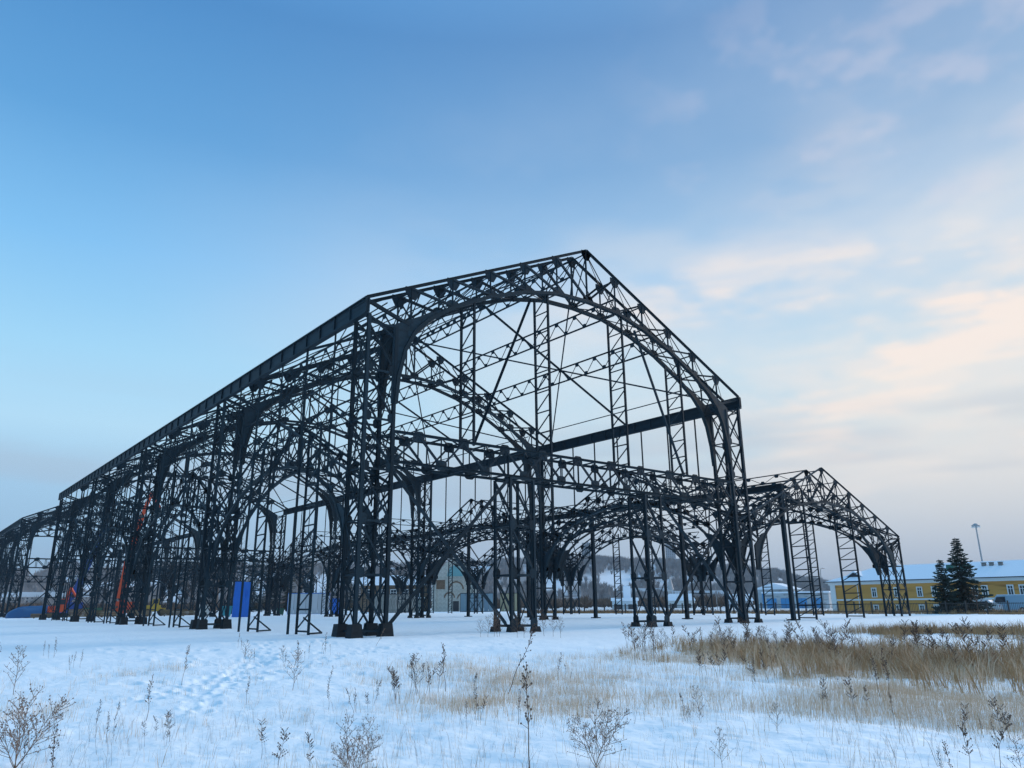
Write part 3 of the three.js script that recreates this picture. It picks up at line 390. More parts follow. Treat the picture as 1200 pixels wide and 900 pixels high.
// ---------------------------------------------------------------- long yellow building with a snow roof
{
  const g = group('yellow_building', 112.5, -1.6, -34.7, -Math.PI / 2), Lg = 56, D = 13, H = 6.2;
  mesh('wall', bx(Lg, H, D, Lg / 2, H / 2, -D / 2), YELLOW, g);
  mesh('plinth', bx(Lg + 0.16, 0.7, D + 0.16, Lg / 2, 0.35, -D / 2), PLINTH, g);
  mesh('string_course', bx(Lg + 0.2, 0.26, D + 0.2, Lg / 2, 3.35, -D / 2), WHITE, g);
  mesh('cornice', join(bx(Lg + 0.5, 0.35, D + 0.5, Lg / 2, H - 0.15, -D / 2), bx(Lg + 1.2, 0.22, D + 1.2, Lg / 2, H + 0.13, -D / 2)), WHITE, g);
  for (const x of [0.45, 19.5, 46]) mesh('pilaster', bx(0.9, H - 0.8, 0.2, x, 0.7 + (H - 0.8) / 2 - 0.2, 0.06), WHITE, g);
  const R = 2.7, e = 0.75, y0 = H + 0.25, A = [-e, y0, e], B = [Lg + e, y0, e], C = [Lg + e, y0, -D - e], E = [-e, y0, -D - e], r1 = [6.2, y0 + R, -D / 2], r2 = [Lg - 6.2, y0 + R, -D / 2];
  const roof = mesh('roof', tris([...A, ...B, ...r2, ...A, ...r2, ...r1, ...B, ...C, ...r2, ...C, ...E, ...r1, ...C, ...r1, ...r2, ...E, ...A, ...r1, ...A, ...E, ...B, ...B, ...E, ...C]), ROOFSNOW, g);
  mesh('gutter', bx(Lg + 1.6, 0.14, 0.14, Lg / 2, y0 - 0.02, e + 0.06), DARK, roof);
  for (const x of [3.9]) { mesh('dormer', slab([[-1.7, 0], [1.7, 0], [0, 1.1]], 2.6).translate(x, y0 + 0.75, -3.9), ROOFSNOW, roof); mesh('dormer_front', slab([[-1.3, 0], [1.3, 0], [0, 0.75]], 0.05).translate(x, y0 + 0.8, -1.28), DARK, roof); }
  for (const x of [19.3, 21.2]) { mesh('dormer', join(bx(1.1, 1.1, 2.4, x, y0 + 1.7, -4.2)), GREEN, roof); mesh('dormer_roof', bx(1.3, 0.08, 2.6, x, y0 + 2.3, -4.2), ROOFSNOW, roof); }
  for (const x of [23.9, 25.0, 26.3]) { mesh('roof_vent', join(bx(0.55, 0.75, 0.5, x, y0 + 2.0, -4.5), bx(0.7, 0.08, 0.6, x, y0 + 2.42, -4.5)), PLINTH, roof); } mesh('vent_rail', bx(3.4, 0.06, 0.06, 25.2, y0 + 1.72, -4.4), RUSTY, roof);
  for (const x of [7.8, 11.6, 15.3, 17.6, 21.6, 23.6, 25.0, 28.5, 30.1, 33.7, 37.2, 40.8, 44.4, 48.8, 52]) { windowOf(g, x, 4.5, 0.06, 0.62, 1.3); windowOf(g, x, 1.75, 0.06, 0.62, 1.2); }
  for (const x of [29.4]) mesh('air_conditioner', join(bx(0.9, 0.75, 0.4, x, 2.6, 0.28)), WHITE, g);
  for (const x of [5.0, 31.9]) mesh('drainpipe', cyl(0.07, 0.07, H, x, 0, 0.14, 8), WHITE, g);
  // end wall windows facing the sheds
  for (const z of [-3.5, -9]) { const w = windowOf(g, 0, 4.55, 0, 0.85, 1.5); w.rotation.y = -Math.PI / 2; w.position.set(-0.06, 0, z); }
  tag(g, 'long two storey yellow building with white trim and snow covered hip roof', 'building');
}
// white garage sheds with blue doors
{
  const p = bearing(19.9, 196), g = group('garage_shed', p.x, -0.1, p.z, turnTo(p) - 0.25), BLUE = std(lin(0.06, 0.26, 0.5), 0.6);
  mesh('wall', bx(15, 3.6, 6, 0, 1.8, -3), std(lin(0.62, 0.66, 0.68), 0.9, { map: plaster }), g); mesh('roof', bx(15.6, 0.35, 6.8, 0, 3.75, -3), ROOFSNOW, g);
  for (const x of [-5.6, -2.3, 1.4, 4.6]) { const dr = mesh('door', bx(2.3, 2.3, 0.12, x, 1.25, 0.04), BLUE, g); mesh('door_seam', bx(0.05, 2.2, 0.03, x, 1.25, 0.11), DARK, dr); }
  tag(g, 'long white garage with four blue double doors and flat snowy roof', 'garage');
  const p2 = bearing(18.5, 206), h = group('white_shed', p2.x, -0.1, p2.z, turnTo(p2) - 0.3); mesh('wall', bx(10, 4.6, 8, 0, 2.3, -4), std(lin(0.6, 0.65, 0.68), 0.9, { map: plaster }), h); mesh('roof', slab([[-5.4, 0], [5.4, 0], [0, 1.6]], 8.6).translate(0, 4.6, -8.3), ROOFSNOW, h); mesh('door', bx(1.1, 3.6, 0.12, -2.4, 1.8, 0.04), BLUE, h); mesh('ramp_bin', join(bx(1.6, 1.3, 1.2, 0.6, 0.65, 0.9), bx(1.3, 1, 1, 2.6, 0.5, 1)), GREEN, h);
  tag(h, 'white gabled shed with a narrow blue door behind the fence', 'shed');
}
// ---------------------------------------------------------------- lamps and floodlight mast
function lamp(b, d, h, label) { const p = bearing(b, d), g = group('street_lamp', p.x, -1.3, p.z, turnTo(p) + 1.2), pts = [V(0, 0, 0), V(0, h * 0.8, 0), V(0.15, h * 0.93, 0), V(0.7, h, 0), V(1.7, h * 1.005, 0)]; const c = new THREE.CatmullRomCurve3(pts); mesh('pole', new THREE.TubeGeometry(c, 20, 0.07, 6), std(lin(0.25, 0.26, 0.27), 0.6), g); mesh('lamp_head', bx(0.7, 0.12, 0.26, 1.9, h, 0), std(lin(0.3, 0.3, 0.3), 0.5), g); tag(g, label, 'street lamp', 'street lamps beyond the fence'); }
lamp(21.7, 168, 9.3, 'thin grey street lamp with curved arm between the garage and yellow building');
lamp(14.6, 175, 10.5, 'thin grey street lamp with curved arm standing before the wooded hill');
{ const p = bearing(31.4, 300), g = group('floodlight_mast', p.x, -2, p.z), M = std(lin(0.3, 0.32, 0.34), 0.6); mesh('mast', cyl(0.38, 0.2, 27.5, 0, 0, 0, 10), M, g); mesh('ring', join(cyl(1.0, 1.35, 0.35, 0, 27.2, 0, 16), cyl(1.35, 0.3, 0.7, 0, 27.55, 0, 16)), M, g); for (let i = 0; i < 8; i++) { const a = i * Math.PI / 4; mesh('floodlight', bx(0.5, 0.35, 0.35, Math.cos(a) * 1.15, 27.05, Math.sin(a) * 1.15), WHITE, g); } tag(g, 'tall grey floodlight mast with round lamp crown behind the yellow building', 'floodlight mast'); }

// ---------------------------------------------------------------- iron fence along the field
{
  const A = bearing(0.5, 141), B = bearing(37, 102), n = 40, g = group('iron_fence'), M = std(lin(0.05, 0.045, 0.042), 0.8), pk = [];
  for (let i = 0; i <= n; i++) { const p = A.clone().lerp(B, i / n), y = groundY(p.x, p.z); mesh('post', bx(0.14, 1.55, 0.14, p.x, y + 0.72, p.z), M, g); if (i < n) { const q = A.clone().lerp(B, (i + 1) / n), y2 = groundY(q.x, q.z); for (const h of [0.3, 1.2]) mesh('rail', rod(V(p.x, y + h, p.z), V(q.x, y2 + h, q.z), 0.035, 0.035, 4), M, g); for (let k = 1; k < 12; k++) { const r = p.clone().lerp(q, k / 12); pk.push(bx(0.03, 1.15, 0.03, r.x, groundY(r.x, r.z) + 0.72, r.z)); } } }
  mesh('picket', join(pk), M, g).userData.kind = 'stuff';
  tag(g, 'low dark iron picket fence along the far edge of the snow field', 'fence');
}
// ---------------------------------------------------------------- cars behind the fence
function car(b, d, turn, col, label, van) {
  const p = bearing(b, d), g = group('parked_car', p.x, groundY(p.x, p.z), p.z, turn), paint = new THREE.MeshPhysicalMaterial({ color: lin(...col), roughness: 0.6, clearcoat: 0.15, clearcoatRoughness: 0.4 });
  const prof = van ? [[-2.4, 0.35], [2.4, 0.35], [2.4, 1.0], [1.9, 1.2], [1.45, 2.0], [-2.3, 2.05], [-2.4, 1.9]] : [[-2.15, 0.3], [2.15, 0.3], [2.2, 0.75], [1.35, 0.92], [0.7, 1.42], [-1.1, 1.45], [-1.75, 0.98], [-2.2, 0.9]];
  const sh = new THREE.Shape(prof.map((q) => new THREE.Vector2(...q))), bg = new THREE.ExtrudeGeometry(sh, { depth: 1.5, bevelEnabled: true, bevelSize: 0.08, bevelThickness: 0.1, bevelSegments: 2 }); bg.translate(0, 0, -0.75); mesh('body', bg, paint, g);
  const wp = van ? [[1.35, 1.25], [1.75, 1.25], [1.38, 1.9], [0.4, 1.92], [0.4, 1.25]] : [[-1.45, 0.98], [1.1, 0.98], [0.6, 1.36], [-1.0, 1.38]]; for (const s of [-1, 1]) mesh('side_window', slab(wp, 0.03).translate(0, 0, s > 0 ? 0.85 : -0.88), PANE, g);
  const hx = van ? 2.05 : 1.95; mesh('snow_cover', bx(van ? 3.6 : 1.9, 0.1, 1.45, van ? -0.4 : -0.2, van ? 2.15 : 1.56, 0), ROOFSNOW, g);
  for (const x of [-1.35, 1.35]) for (const s of [-1, 1]) { const w = mesh('wheel', new THREE.CylinderGeometry(0.33, 0.33, 0.22, 16).rotateX(Math.PI / 2).translate(x, 0.33, s * 0.78), DARK, g); mesh('rim', new THREE.CylinderGeometry(0.19, 0.19, 0.03, 12).rotateX(Math.PI / 2).translate(x, 0.33, s * 0.9), std(lin(0.4, 0.4, 0.4), 0.4), w); }
  for (const s of [-0.6, 0.6]) { mesh('headlight', bx(0.06, 0.16, 0.3, hx + 0.24, 0.72, s), PLINTH, g); mesh('tail_light', bx(0.05, 0.2, 0.2, -(van ? 2.5 : 2.27), 0.85, s), std(lin(0.3, 0.01, 0.01), 0.3), g); }
  tag(g, label, 'car', 'cars parked beside the yellow building');
}
car(30.9, 116, 1.62, [0.6, 0.62, 0.64], 'white car with snow on its roof beside the spruce trees');
car(32.6, 117, 1.5, [0.28, 0.42, 0.52], 'pale blue van with a snowy roof parked along the yellow wall', true);

// ---------------------------------------------------------------- trees
function spruce(b, d, h, w, seed, label, grp, dens = 1) {
  const p = bearing(b, d), q = rng(seed), g = group('spruce_tree', p.x, groundY(p.x, p.z) - 0.1, p.z), pos = [];
  mesh('trunk', cyl(h * 0.018, 0.01, h * 0.97, 0, 0, 0, 7), BARK, g);
  const lv = Math.round(h * 3.6 * dens), R = w / 2;
  for (let i = 0; i < lv; i++) {
    const t = i / lv, y = h * (0.05 + 0.93 * t), r = R * (1 - t) * (0.72 + 0.5 * q()) * (0.95 + 0.1 * Math.sin(i * 1.9)), nb = Math.max(4, Math.round((10 - 5 * t) * dens));
    for (let k = 0; k < nb; k++) {
      const a = q() * 6.283, rr = r * (0.65 + 0.5 * q()) + 0.12, ca = Math.cos(a), sa = Math.sin(a), ns = Math.max(3, Math.round(rr * 5)), droop = 0.32 + 0.25 * q();
      for (let s = 0; s < ns; s++) { const f = (s + 0.5) / ns, x = rr * f, yy = y - droop * x * (1 - 0.45 * f) + 0.12 * (f > 0.85 ? 1 : 0), wdt = (0.26 + 0.2 * q()) * (1 - 0.55 * f) * (0.6 + h * 0.05), ln = 0.28 + 0.2 * q(); for (const sd of [-1, 1]) { const bxp = ca * x - sa * sd * 0.02, bzp = sa * x + ca * sd * 0.02; pos.push(bxp, yy, bzp, ca * (x + ln * 0.4) - sa * sd * wdt, yy - 0.12 - 0.14 * q(), sa * (x + ln * 0.4) + ca * sd * wdt, ca * (x + ln), yy - 0.05, sa * (x + ln)); } }
    }
  }
  mesh('crown', tris(pos), NEEDLE, g); tag(g, label, 'tree', grp); return g;
}
spruce(30.1, 110, 9.5, 6.2, 3, 'dark green pointed spruce, the taller of two by the yellow building', null, 1.15);
spruce(29.0, 108, 6.8, 3.8, 4, 'narrow dark spruce, the shorter of two by the yellow building', null, 1.15);
[[-17.6, 262, 25, 8], [-16.3, 268, 22, 8], [-15.0, 272, 17, 7], [-18.6, 270, 18, 7], [-10.9, 255, 17, 7], [-11.9, 262, 14, 6]].forEach(([b, d, h, w], i) => spruce(b, d, h, w, 20 + i, ['tallest dark spruce of the clump behind the iron halls', 'second tallest dark spruce of the clump behind the iron halls', 'mid height dark spruce at the end of the clump by the site cabin', 'mid height dark spruce at the tarpaulin end of the clump', 'lone dark spruce before the brick building end', 'small dark spruce between the clump and the brick building'][i], 'spruces behind the iron halls', 0.62));
function bareTree(b, d, h, seed, label, grp, name = 'bare_tree', mat = BARE) {
  const p = bearing(b, d), q = rng(seed), g = group(name, p.x, groundY(p.x, p.z) - 0.1, p.z), trunk = [], tw = [];
  const grow = (a, dir, len, r, lev) => { const e = a.clone().addScaledVector(dir, len); (lev < 1 ? trunk : tw).push(rod(a, e, r, r * 0.62, lev < 2 ? 6 : 3)); if (lev >= 5) return; const n = lev < 1 ? 6 : lev < 4 ? 4 : 3; for (let k = 0; k < n; k++) { const f = lev < 1 ? 0.35 + 0.65 * (k + q() * 0.6) / n : 0.3 + 0.7 * q(); const o = a.clone().lerp(e, f), nd = dir.clone().multiplyScalar(0.9).add(V(q() - 0.5, (q() - 0.25) * 0.7, q() - 0.5).multiplyScalar(1.5)).normalize(); grow(o, nd, len * (0.42 + 0.22 * q()), r * 0.5, lev + 1); } };
  grow(V(0, 0, 0), V(0.02, 1, 0.02).normalize(), h * 0.62, h * 0.018, 0);
  mesh('trunk', join(trunk), mat, g); mesh('crown', join(tw), mat, g); tag(g, label, 'tree', grp);
}
[[-21.0, 250, 22], [-20.0, 262, 19], [-15.4, 285, 25], [-22.6, 275, 20], [-9.0, 290, 16], [1.2, 260, 11], [-13.4, 280, 20], [-24, 290, 19]].forEach(([b, d, h], i) => bareTree(b, d, h, 60 + i, ['leafless tree behind the tall blue tarpaulin', 'smaller leafless tree beside the spruce clump', 'tallest leafless tree showing above the spruce clump', 'leafless tree between the loader and the blue tarpaulin', 'short leafless tree behind the brick building', 'small leafless tree beside the olive metal shed', 'leafless tree behind the white site cabin', 'leafless tree behind the yellow loader'][i], 'leafless trees behind the iron halls'));
bareTree(30.7, 106, 3.0, 81, 'reddish brown leafless bush beside the taller spruce', null, 'bare_bush', RUSTY);

// ---------------------------------------------------------------- ruined white building, brick block, metal sheds
{
  const p = bearing(-4.4, 188), g = group('ruined_building', p.x, 0, p.z, turnTo(p)), WASH = std(lin(0.72, 0.70, 0.62), 0.95, { map: plaster }), TURQ = std(lin(0.16, 0.36, 0.38), 0.8), BRK = std(lin(0.26, 0.17, 0.11), 0.95, { map: plaster });
  mesh('wall', slab([[-5.4, 0], [5.4, 0], [5.4, 7.6], [4.6, 8.2], [2.4, 11.2], [0, 12.6], [-2.4, 11.2], [-4.6, 8.2], [-5.4, 7.6]], 10).translate(0, 0, -10), WASH, g);
  for (const x of [-4.9, 4.9]) mesh('buttress', bx(1.0, 7.8, 0.5, x, 3.9, 0.2), WASH, g);
  mesh('lunette', slab([...Array(13)].map((_, i) => [1.9 * Math.cos(i * Math.PI / 12), 2.6 * Math.sin(i * Math.PI / 12)]), 0.12).translate(0.1, 8.2, 0.02), TURQ, g);
  for (const [x, y, r] of [[0.4, 5.2, 1.7], [-1.2, 3.2, 1.2], [1.9, 3.0, 1.1]]) mesh('arch_moulding', new THREE.TorusGeometry(r, 0.16, 6, 18, Math.PI).translate(x, y, 0.05), BRK, g);
  mesh('ledge', join(bx(8.6, 0.25, 0.4, 0, 7.5, 0.1), bx(5, 0.2, 0.3, 0.2, 4.9, 0.1)), WASH, g);
  mesh('doorway', bx(1.4, 2.4, 0.2, 0.4, 1.2, 0.04), DARK, g); mesh('exposed_brick', bx(2.2, 2.4, 0.1, -3.4, 6.4, 0.02), BRK, g);
  tag(g, 'ruined whitewashed gable building with dark doorway and turquoise lunette', 'ruin');
  const p2 = bearing(-8.7, 196), h = group('brick_building', p2.x, 0, p2.z, turnTo(p2)); mesh('wall', bx(17, 6.4, 9, 0, 3.2, -4.5), BRK, h); mesh('roof', slab([[-5, 0], [5, 0], [0, 2.6]], 17.8).rotateY(Math.PI / 2).translate(-8.9, 6.4, -4.5), ROOFSNOW, h); for (const x of [-6.3, -3.4, -0.5, 2.4, 5.3]) windowOf(h, x, 4.3, 0.05, 1.3, 1.9); mesh('lean_to', bx(9, 3.2, 3, 2.5, 1.6, 1.6), std(lin(0.42, 0.4, 0.36), 0.95, { map: plaster }), h); mesh('lean_to_roof', bx(9.4, 0.25, 3.4, 2.5, 3.3, 1.6), ROOFSNOW, h);
  tag(h, 'brown brick building with snowy roof and pale lean-to beside the ruin', 'building');
}
function panelShed(name, b, d, w, hh, dep, cols, label, cat, rail) { const p = bearing(b, d), g = group(name, p.x, 0, p.z, turnTo(p)); const n = Math.round(w / 1.1); mesh('frame', join(bx(w, 0.12, 0.12, 0, hh, 0), bx(w, 0.12, 0.12, 0, 0.1, 0), bx(0.12, hh, 0.12, -w / 2, hh / 2, 0), bx(0.12, hh, 0.12, w / 2, hh / 2, 0), bx(w - 0.1, 0.1, dep, 0, hh - 0.1, -dep / 2)), rail || DARK, g); for (let i = 0; i < n; i++) mesh('panel', bx(w / n - 0.05, hh - 0.2, 0.06, -w / 2 + (i + 0.5) * w / n, hh / 2, 0.06 + (i % 2) * 0.03), cols[i % cols.length], g); for (const s of [-1, 1]) mesh('side_panel', bx(0.06, hh - 0.2, dep, s * (w / 2 - 0.04), hh / 2, -dep / 2), cols[0], g); tag(g, label, cat); }
const TEAL = [std(lin(0.18, 0.27, 0.32), 0.7), std(lin(0.14, 0.22, 0.28), 0.7)], PALE = [std(lin(0.5, 0.5, 0.45), 0.8, { map: boardTex }), std(lin(0.56, 0.55, 0.5), 0.8, { map: boardTex })], BEIGE = [std(lin(0.34, 0.31, 0.2), 0.8)];
panelShed('metal_shed', -2.75, 172, 7.2, 4.0, 5, TEAL, 'blue grey corrugated metal shed before the ruined building', 'shed');
panelShed('metal_shed', -0.35, 176, 4.2, 4.0, 4, BEIGE, 'narrow olive metal shed joined to the blue grey shed', 'shed');
panelShed('site_hoarding', -8.9, 168, 9.5, 3.9, 0.6, PALE, 'cream coloured panel hoarding before the brick building', 'hoarding');
panelShed('site_hoarding', -14.8, 164, 8.2, 4.1, 2.4, [std(lin(0.55, 0.58, 0.6), 0.7), std(lin(0.5, 0.53, 0.55), 0.7)], 'white site cabin with a blue top rail under the iron hall', 'site cabin', std(lin(0.05, 0.2, 0.55), 0.6));

// ---------------------------------------------------------------- building site between and under the halls
const TARP = std(lin(0.012, 0.16, 0.62), 0.5, { side: THREE.DoubleSide });
function tarpSheet(b, d, w, h, dep, seed, label) {
  const p = bearing(b, d), g = new THREE.BoxGeometry(w, h, dep, 18, 30, 8), a = g.attributes.position; for (let i = 0; i < a.count; i++) { const x = a.getX(i), y = a.getY(i), z = a.getZ(i), f = fbm(x * 1.6 + seed, y * 0.5, z + seed, 4) - 0.5, sw = 0.1 * Math.sin(x * 5 + y * 1.3); a.setXYZ(i, x + 0.25 * f + 0.10 * (h / 2 - y) / h * Math.sign(x), y + (y > h * 0.49 ? 0.2 * f : 0), z + 0.9 * f + sw * 0.5); } g.computeVertexNormals(); g.translate(0, h / 2, 0);
  const m = mesh('tarpaulin_cover', g, TARP, scene); m.position.copy(p); m.rotation.y = turnTo(p); tag(m, label, 'tarpaulin', 'blue tarpaulins on the building site');
}
tarpSheet(-19.3, 134, 2.6, 5.5, 1.4, 2, 'tall bright blue tarpaulin wrapped round a stack under the iron hall');
tarpSheet(-12.9, 158, 1.7, 3.0, 1.2, 5, 'small blue tarpaulin bundle beside the white site cabin');
{ const p = bearing(-31.7, 168), g = new THREE.SphereGeometry(1, 34, 18, 0, 6.283, 0, 1.65), a = g.attributes.position; for (let i = 0; i < a.count; i++) { const x = a.getX(i), y = a.getY(i), z = a.getZ(i), f = fbm(x * 2.3, y * 2 + z * 2, 3, 4) - 0.5; a.setXYZ(i, Math.sign(x) * Math.pow(Math.abs(x), 0.55) * 4.0 + f, Math.max(0, Math.pow(Math.max(y, 0), 0.5) * (2.0 + 0.4 * x) + f * 0.9), Math.sign(z) * Math.pow(Math.abs(z), 0.6) * 2 + f); } g.computeVertexNormals(); const m = mesh('tarpaulin_heap', g, std(lin(0.02, 0.10, 0.24), 0.55, { side: THREE.DoubleSide }), scene); m.position.copy(p); m.rotation.y = turnTo(p); tag(m, 'wide dark blue tarpaulin draped over a heap between the iron halls', 'tarpaulin', 'blue tarpaulins on the building site'); }
const ORANGE = std(lin(0.62, 0.075, 0.02), 0.5), BLUEP = std(lin(0.02, 0.07, 0.28), 0.5), TYRE = std(lin(0.02, 0.02, 0.02), 0.9), YEL = std(lin(0.5, 0.32, 0.04), 0.6);
function boomLift(b, d, mat, joints, wd, label, jib) {
  const p = bearing(b, d), g = group('boom_lift', p.x, 0, p.z, turnTo(p)); mesh('chassis', join(bx(4.2, 0.7, 2.3, 0, 0.95, 0), bx(2.4, 0.3, 1.8, 0, 1.4, 0)), mat, g);
  for (const x of [-1.5, 1.5]) for (const s of [-1, 1]) { const w = mesh('wheel', new THREE.CylinderGeometry(0.62, 0.62, 0.45, 16).rotateX(Math.PI / 2).translate(x, 0.62, s * 1.2), TYRE, g); mesh('rim', new THREE.CylinderGeometry(0.3, 0.3, 0.05, 10).rotateX(Math.PI / 2).translate(x, 0.62, s * 1.45), mat, w); }
  mesh('turret', join(bx(3.0, 1.2, 2.0, 0.6, 2.15, 0), bx(0.9, 0.9, 1.2, -0.9, 2.4, 0)), mat, g);
  for (let i = 0; i + 1 < joints.length; i++) { const a = V(joints[i][0], joints[i][1], 0), e = V(joints[i + 1][0], joints[i + 1][1], 0), L = e.clone().sub(a), w0 = wd[i]; const m = mesh('boom_section', bx(L.length(), w0, w0 * 0.75), mat, g); m.position.copy(a).add(e).multiplyScalar(0.5); m.rotation.z = Math.atan2(L.y, L.x); mesh('pivot', new THREE.CylinderGeometry(w0 * 0.42, w0 * 0.42, w0 * 0.95, 12).rotateX(Math.PI / 2).translate(L.length() / 2, 0, 0), DARK, m); }
  const t = joints[joints.length - 1]; mesh('basket', join(bx(1.6, 0.08, 0.9, t[0], t[1] - 1, 0), bx(1.6, 0.06, 0.06, t[0], t[1], 0.45), bx(1.6, 0.06, 0.06, t[0], t[1], -0.45), ...[-0.78, 0, 0.78].flatMap((x) => [-0.45, 0.45].map((z) => bx(0.05, 1, 0.05, t[0] + x, t[1] - 0.5, z)))), DARK, g);
  tag(g, label, 'boom lift', 'boom lifts between the iron halls');
}
boomLift(-26.7, 172, ORANGE, [[0.4, 2.4], [-0.7, 3.4], [-0.2, 10.5], [1.3, 19.5], [2.6, 24.6], [4.4, 21.2]], [0.9, 1.25, 0.95, 0.7, 0.75], 'orange articulated boom lift raised high between the iron halls');
boomLift(-29.7, 176, BLUEP, [[-1.2, 2.4], [0.2, 4.0], [3.4, 15.2], [4.0, 18.5]], [1.0, 1.15, 0.8], 'dark blue boom lift raised beside the tarpaulin heap');
{ const p = bearing(-30.35, 166), g = group('excavator', p.x, 0, p.z, turnTo(p)); for (const s of [-1, 1]) mesh('track', bx(3.4, 0.8, 0.55, 0, 0.4, s * 1.0), TYRE, g); mesh('body', join(bx(2.8, 1.1, 2.2, -0.3, 1.5, 0)), ORANGE, g); const c = mesh('cab', bx(1.3, 1.4, 1.0, 0.5, 2.6, 0.55), ORANGE, g); mesh('cab_window', bx(1.0, 0.9, 0.05, 0.5, 2.75, 1.07), PANE, c); mesh('boom', rod(V(0.9, 1.8, 0), V(1.4, 5.4, 0), 0.3, 0.24, 4), ORANGE, g); mesh('stick', rod(V(1.4, 5.4, 0), V(2.9, 3.2, 0), 0.22, 0.16, 4), ORANGE, g); mesh('bucket', slab([[0, 0], [0.9, -0.2], [0.7, -0.9], [0.1, -0.8]], 0.9).translate(2.6, 3.2, -0.45), DARK, g); tag(g, 'small orange excavator with folded arm beside the tarpaulin heap', 'excavator'); }
{ const p = bearing(-24.8, 168), g = group('wheel_loader', p.x, 0, p.z, turnTo(p)); mesh('body', join(bx(3.0, 1.1, 1.8, -0.4, 1.5, 0), bx(1.2, 0.6, 1.6, 1.4, 1.2, 0)), YEL, g); const c = mesh('cab', bx(1.2, 1.3, 1.4, 0.1, 2.6, 0), YEL, g); mesh('cab_window', bx(0.9, 0.8, 1.46, 0.1, 2.75, 0), PANE, c); for (const x of [-1.2, 1.3]) for (const s of [-1, 1]) mesh('wheel', new THREE.CylinderGeometry(0.68, 0.68, 0.5, 16).rotateX(Math.PI / 2).translate(x, 0.68, s * 0.95), TYRE, g); mesh('bucket', slab([[0, 0], [1, 0], [1.1, 0.3], [0.2, 1.1], [0, 1.0]], 2).translate(2.4, 0.2, -1), DARK, g); mesh('lift_arm', join(rod(V(0.9, 1.6, 0.6), V(2.6, 0.8, 0.6), 0.12, 0.12, 4), rod(V(0.9, 1.6, -0.6), V(2.6, 0.8, -0.6), 0.12, 0.12, 4)), YEL, g); tag(g, 'yellow wheel loader parked between the iron halls', 'loader'); }
const WOODS_ = [std(lin(0.30, 0.21, 0.12), 0.9, { map: boardTex }), std(lin(0.22, 0.15, 0.09), 0.9, { map: boardTex }), std(lin(0.36, 0.28, 0.18), 0.9, { map: boardTex })];
function plankStack(b, d, w, rows, cols, seed, label) { const p = bearing(b, d), q = rng(seed), g = group('plank_stack', p.x, 0, p.z, turnTo(p) + (q() - 0.5) * 0.5); for (let j = 0; j < rows; j++) for (let i = 0; i < cols; i++) { const m = mesh('plank', bx(w * (0.94 + 0.06 * q()), 0.19, 0.24), WOODS_[Math.floor(q() * 3)], g); m.position.set((q() - 0.5) * 0.3, 0.25 + j * 0.22, (i - cols / 2) * 0.27); m.rotation.y = (q() - 0.5) * 0.03; } for (const x of [-w * 0.35, w * 0.35]) mesh('bearer', bx(0.16, 0.15, cols * 0.27, x, 0.075, -0.13), WOODS_[1], g); tag(g, label, 'plank stack', 'plank stacks on the building site'); }
[[-29.0, 158, 4.5, 6], [-28.1, 160, 4.2, 5], [-27.4, 157, 3.6, 4], [-25.7, 158, 4, 5], [-23.6, 160, 4.4, 5], [-22.5, 158, 3.6, 4], [-31.2, 158, 3.2, 3]].forEach(([b, d, w, r], i) => plankStack(b, d, w, r, 5, 300 + i, ['tall plank stack beside the dark blue boom lift', 'plank stack before the long green skip', 'low plank stack between the green skip and orange boom lift', 'plank stack between the orange boom lift and the yellow loader', 'plank stack just past the yellow loader', 'low plank stack near the white bulk crate', 'shortest plank stack before the tarpaulin heap'][i]));
function bin(b, d, w, h, mat, name, label, cat) { const p = bearing(b, d), g = group(name, p.x, 0, p.z, turnTo(p)); mesh('body', slab([[-w / 2, 0.15], [w / 2, 0.15], [w / 2 + 0.15, h], [-w / 2 - 0.15, h]], w * 0.8).translate(0, 0, -w * 0.4), mat, g); mesh('rim', join(bx(w + 0.45, 0.12, 0.1, 0, h, w * 0.4), bx(w + 0.45, 0.12, 0.1, 0, h, -w * 0.4)), mat, g); for (const x of [-w * 0.35, w * 0.35]) mesh('foot', bx(0.2, 0.16, w * 0.7, x, 0.08, 0), DARK, g); tag(g, label, cat); }
bin(-20.3, 140, 1.6, 1.7, std(lin(0.05, 0.32, 0.36), 0.6), 'waste_skip', 'small turquoise skip beside the tall blue tarpaulin', 'skip');
bin(-16.7, 150, 1.1, 1.2, GREEN, 'waste_skip', 'small green skip near the white site cabin', 'skip');
bin(-28.4, 170, 2.6, 1.6, std(lin(0.04, 0.12, 0.07), 0.7), 'waste_skip', 'long green skip behind the plank stacks', 'skip');
bin(-21.7, 152, 1.5, 2.0, std(lin(0.55, 0.55, 0.53), 0.8), 'waste_skip', 'white bulk bag crate standing under the iron hall', 'crate');

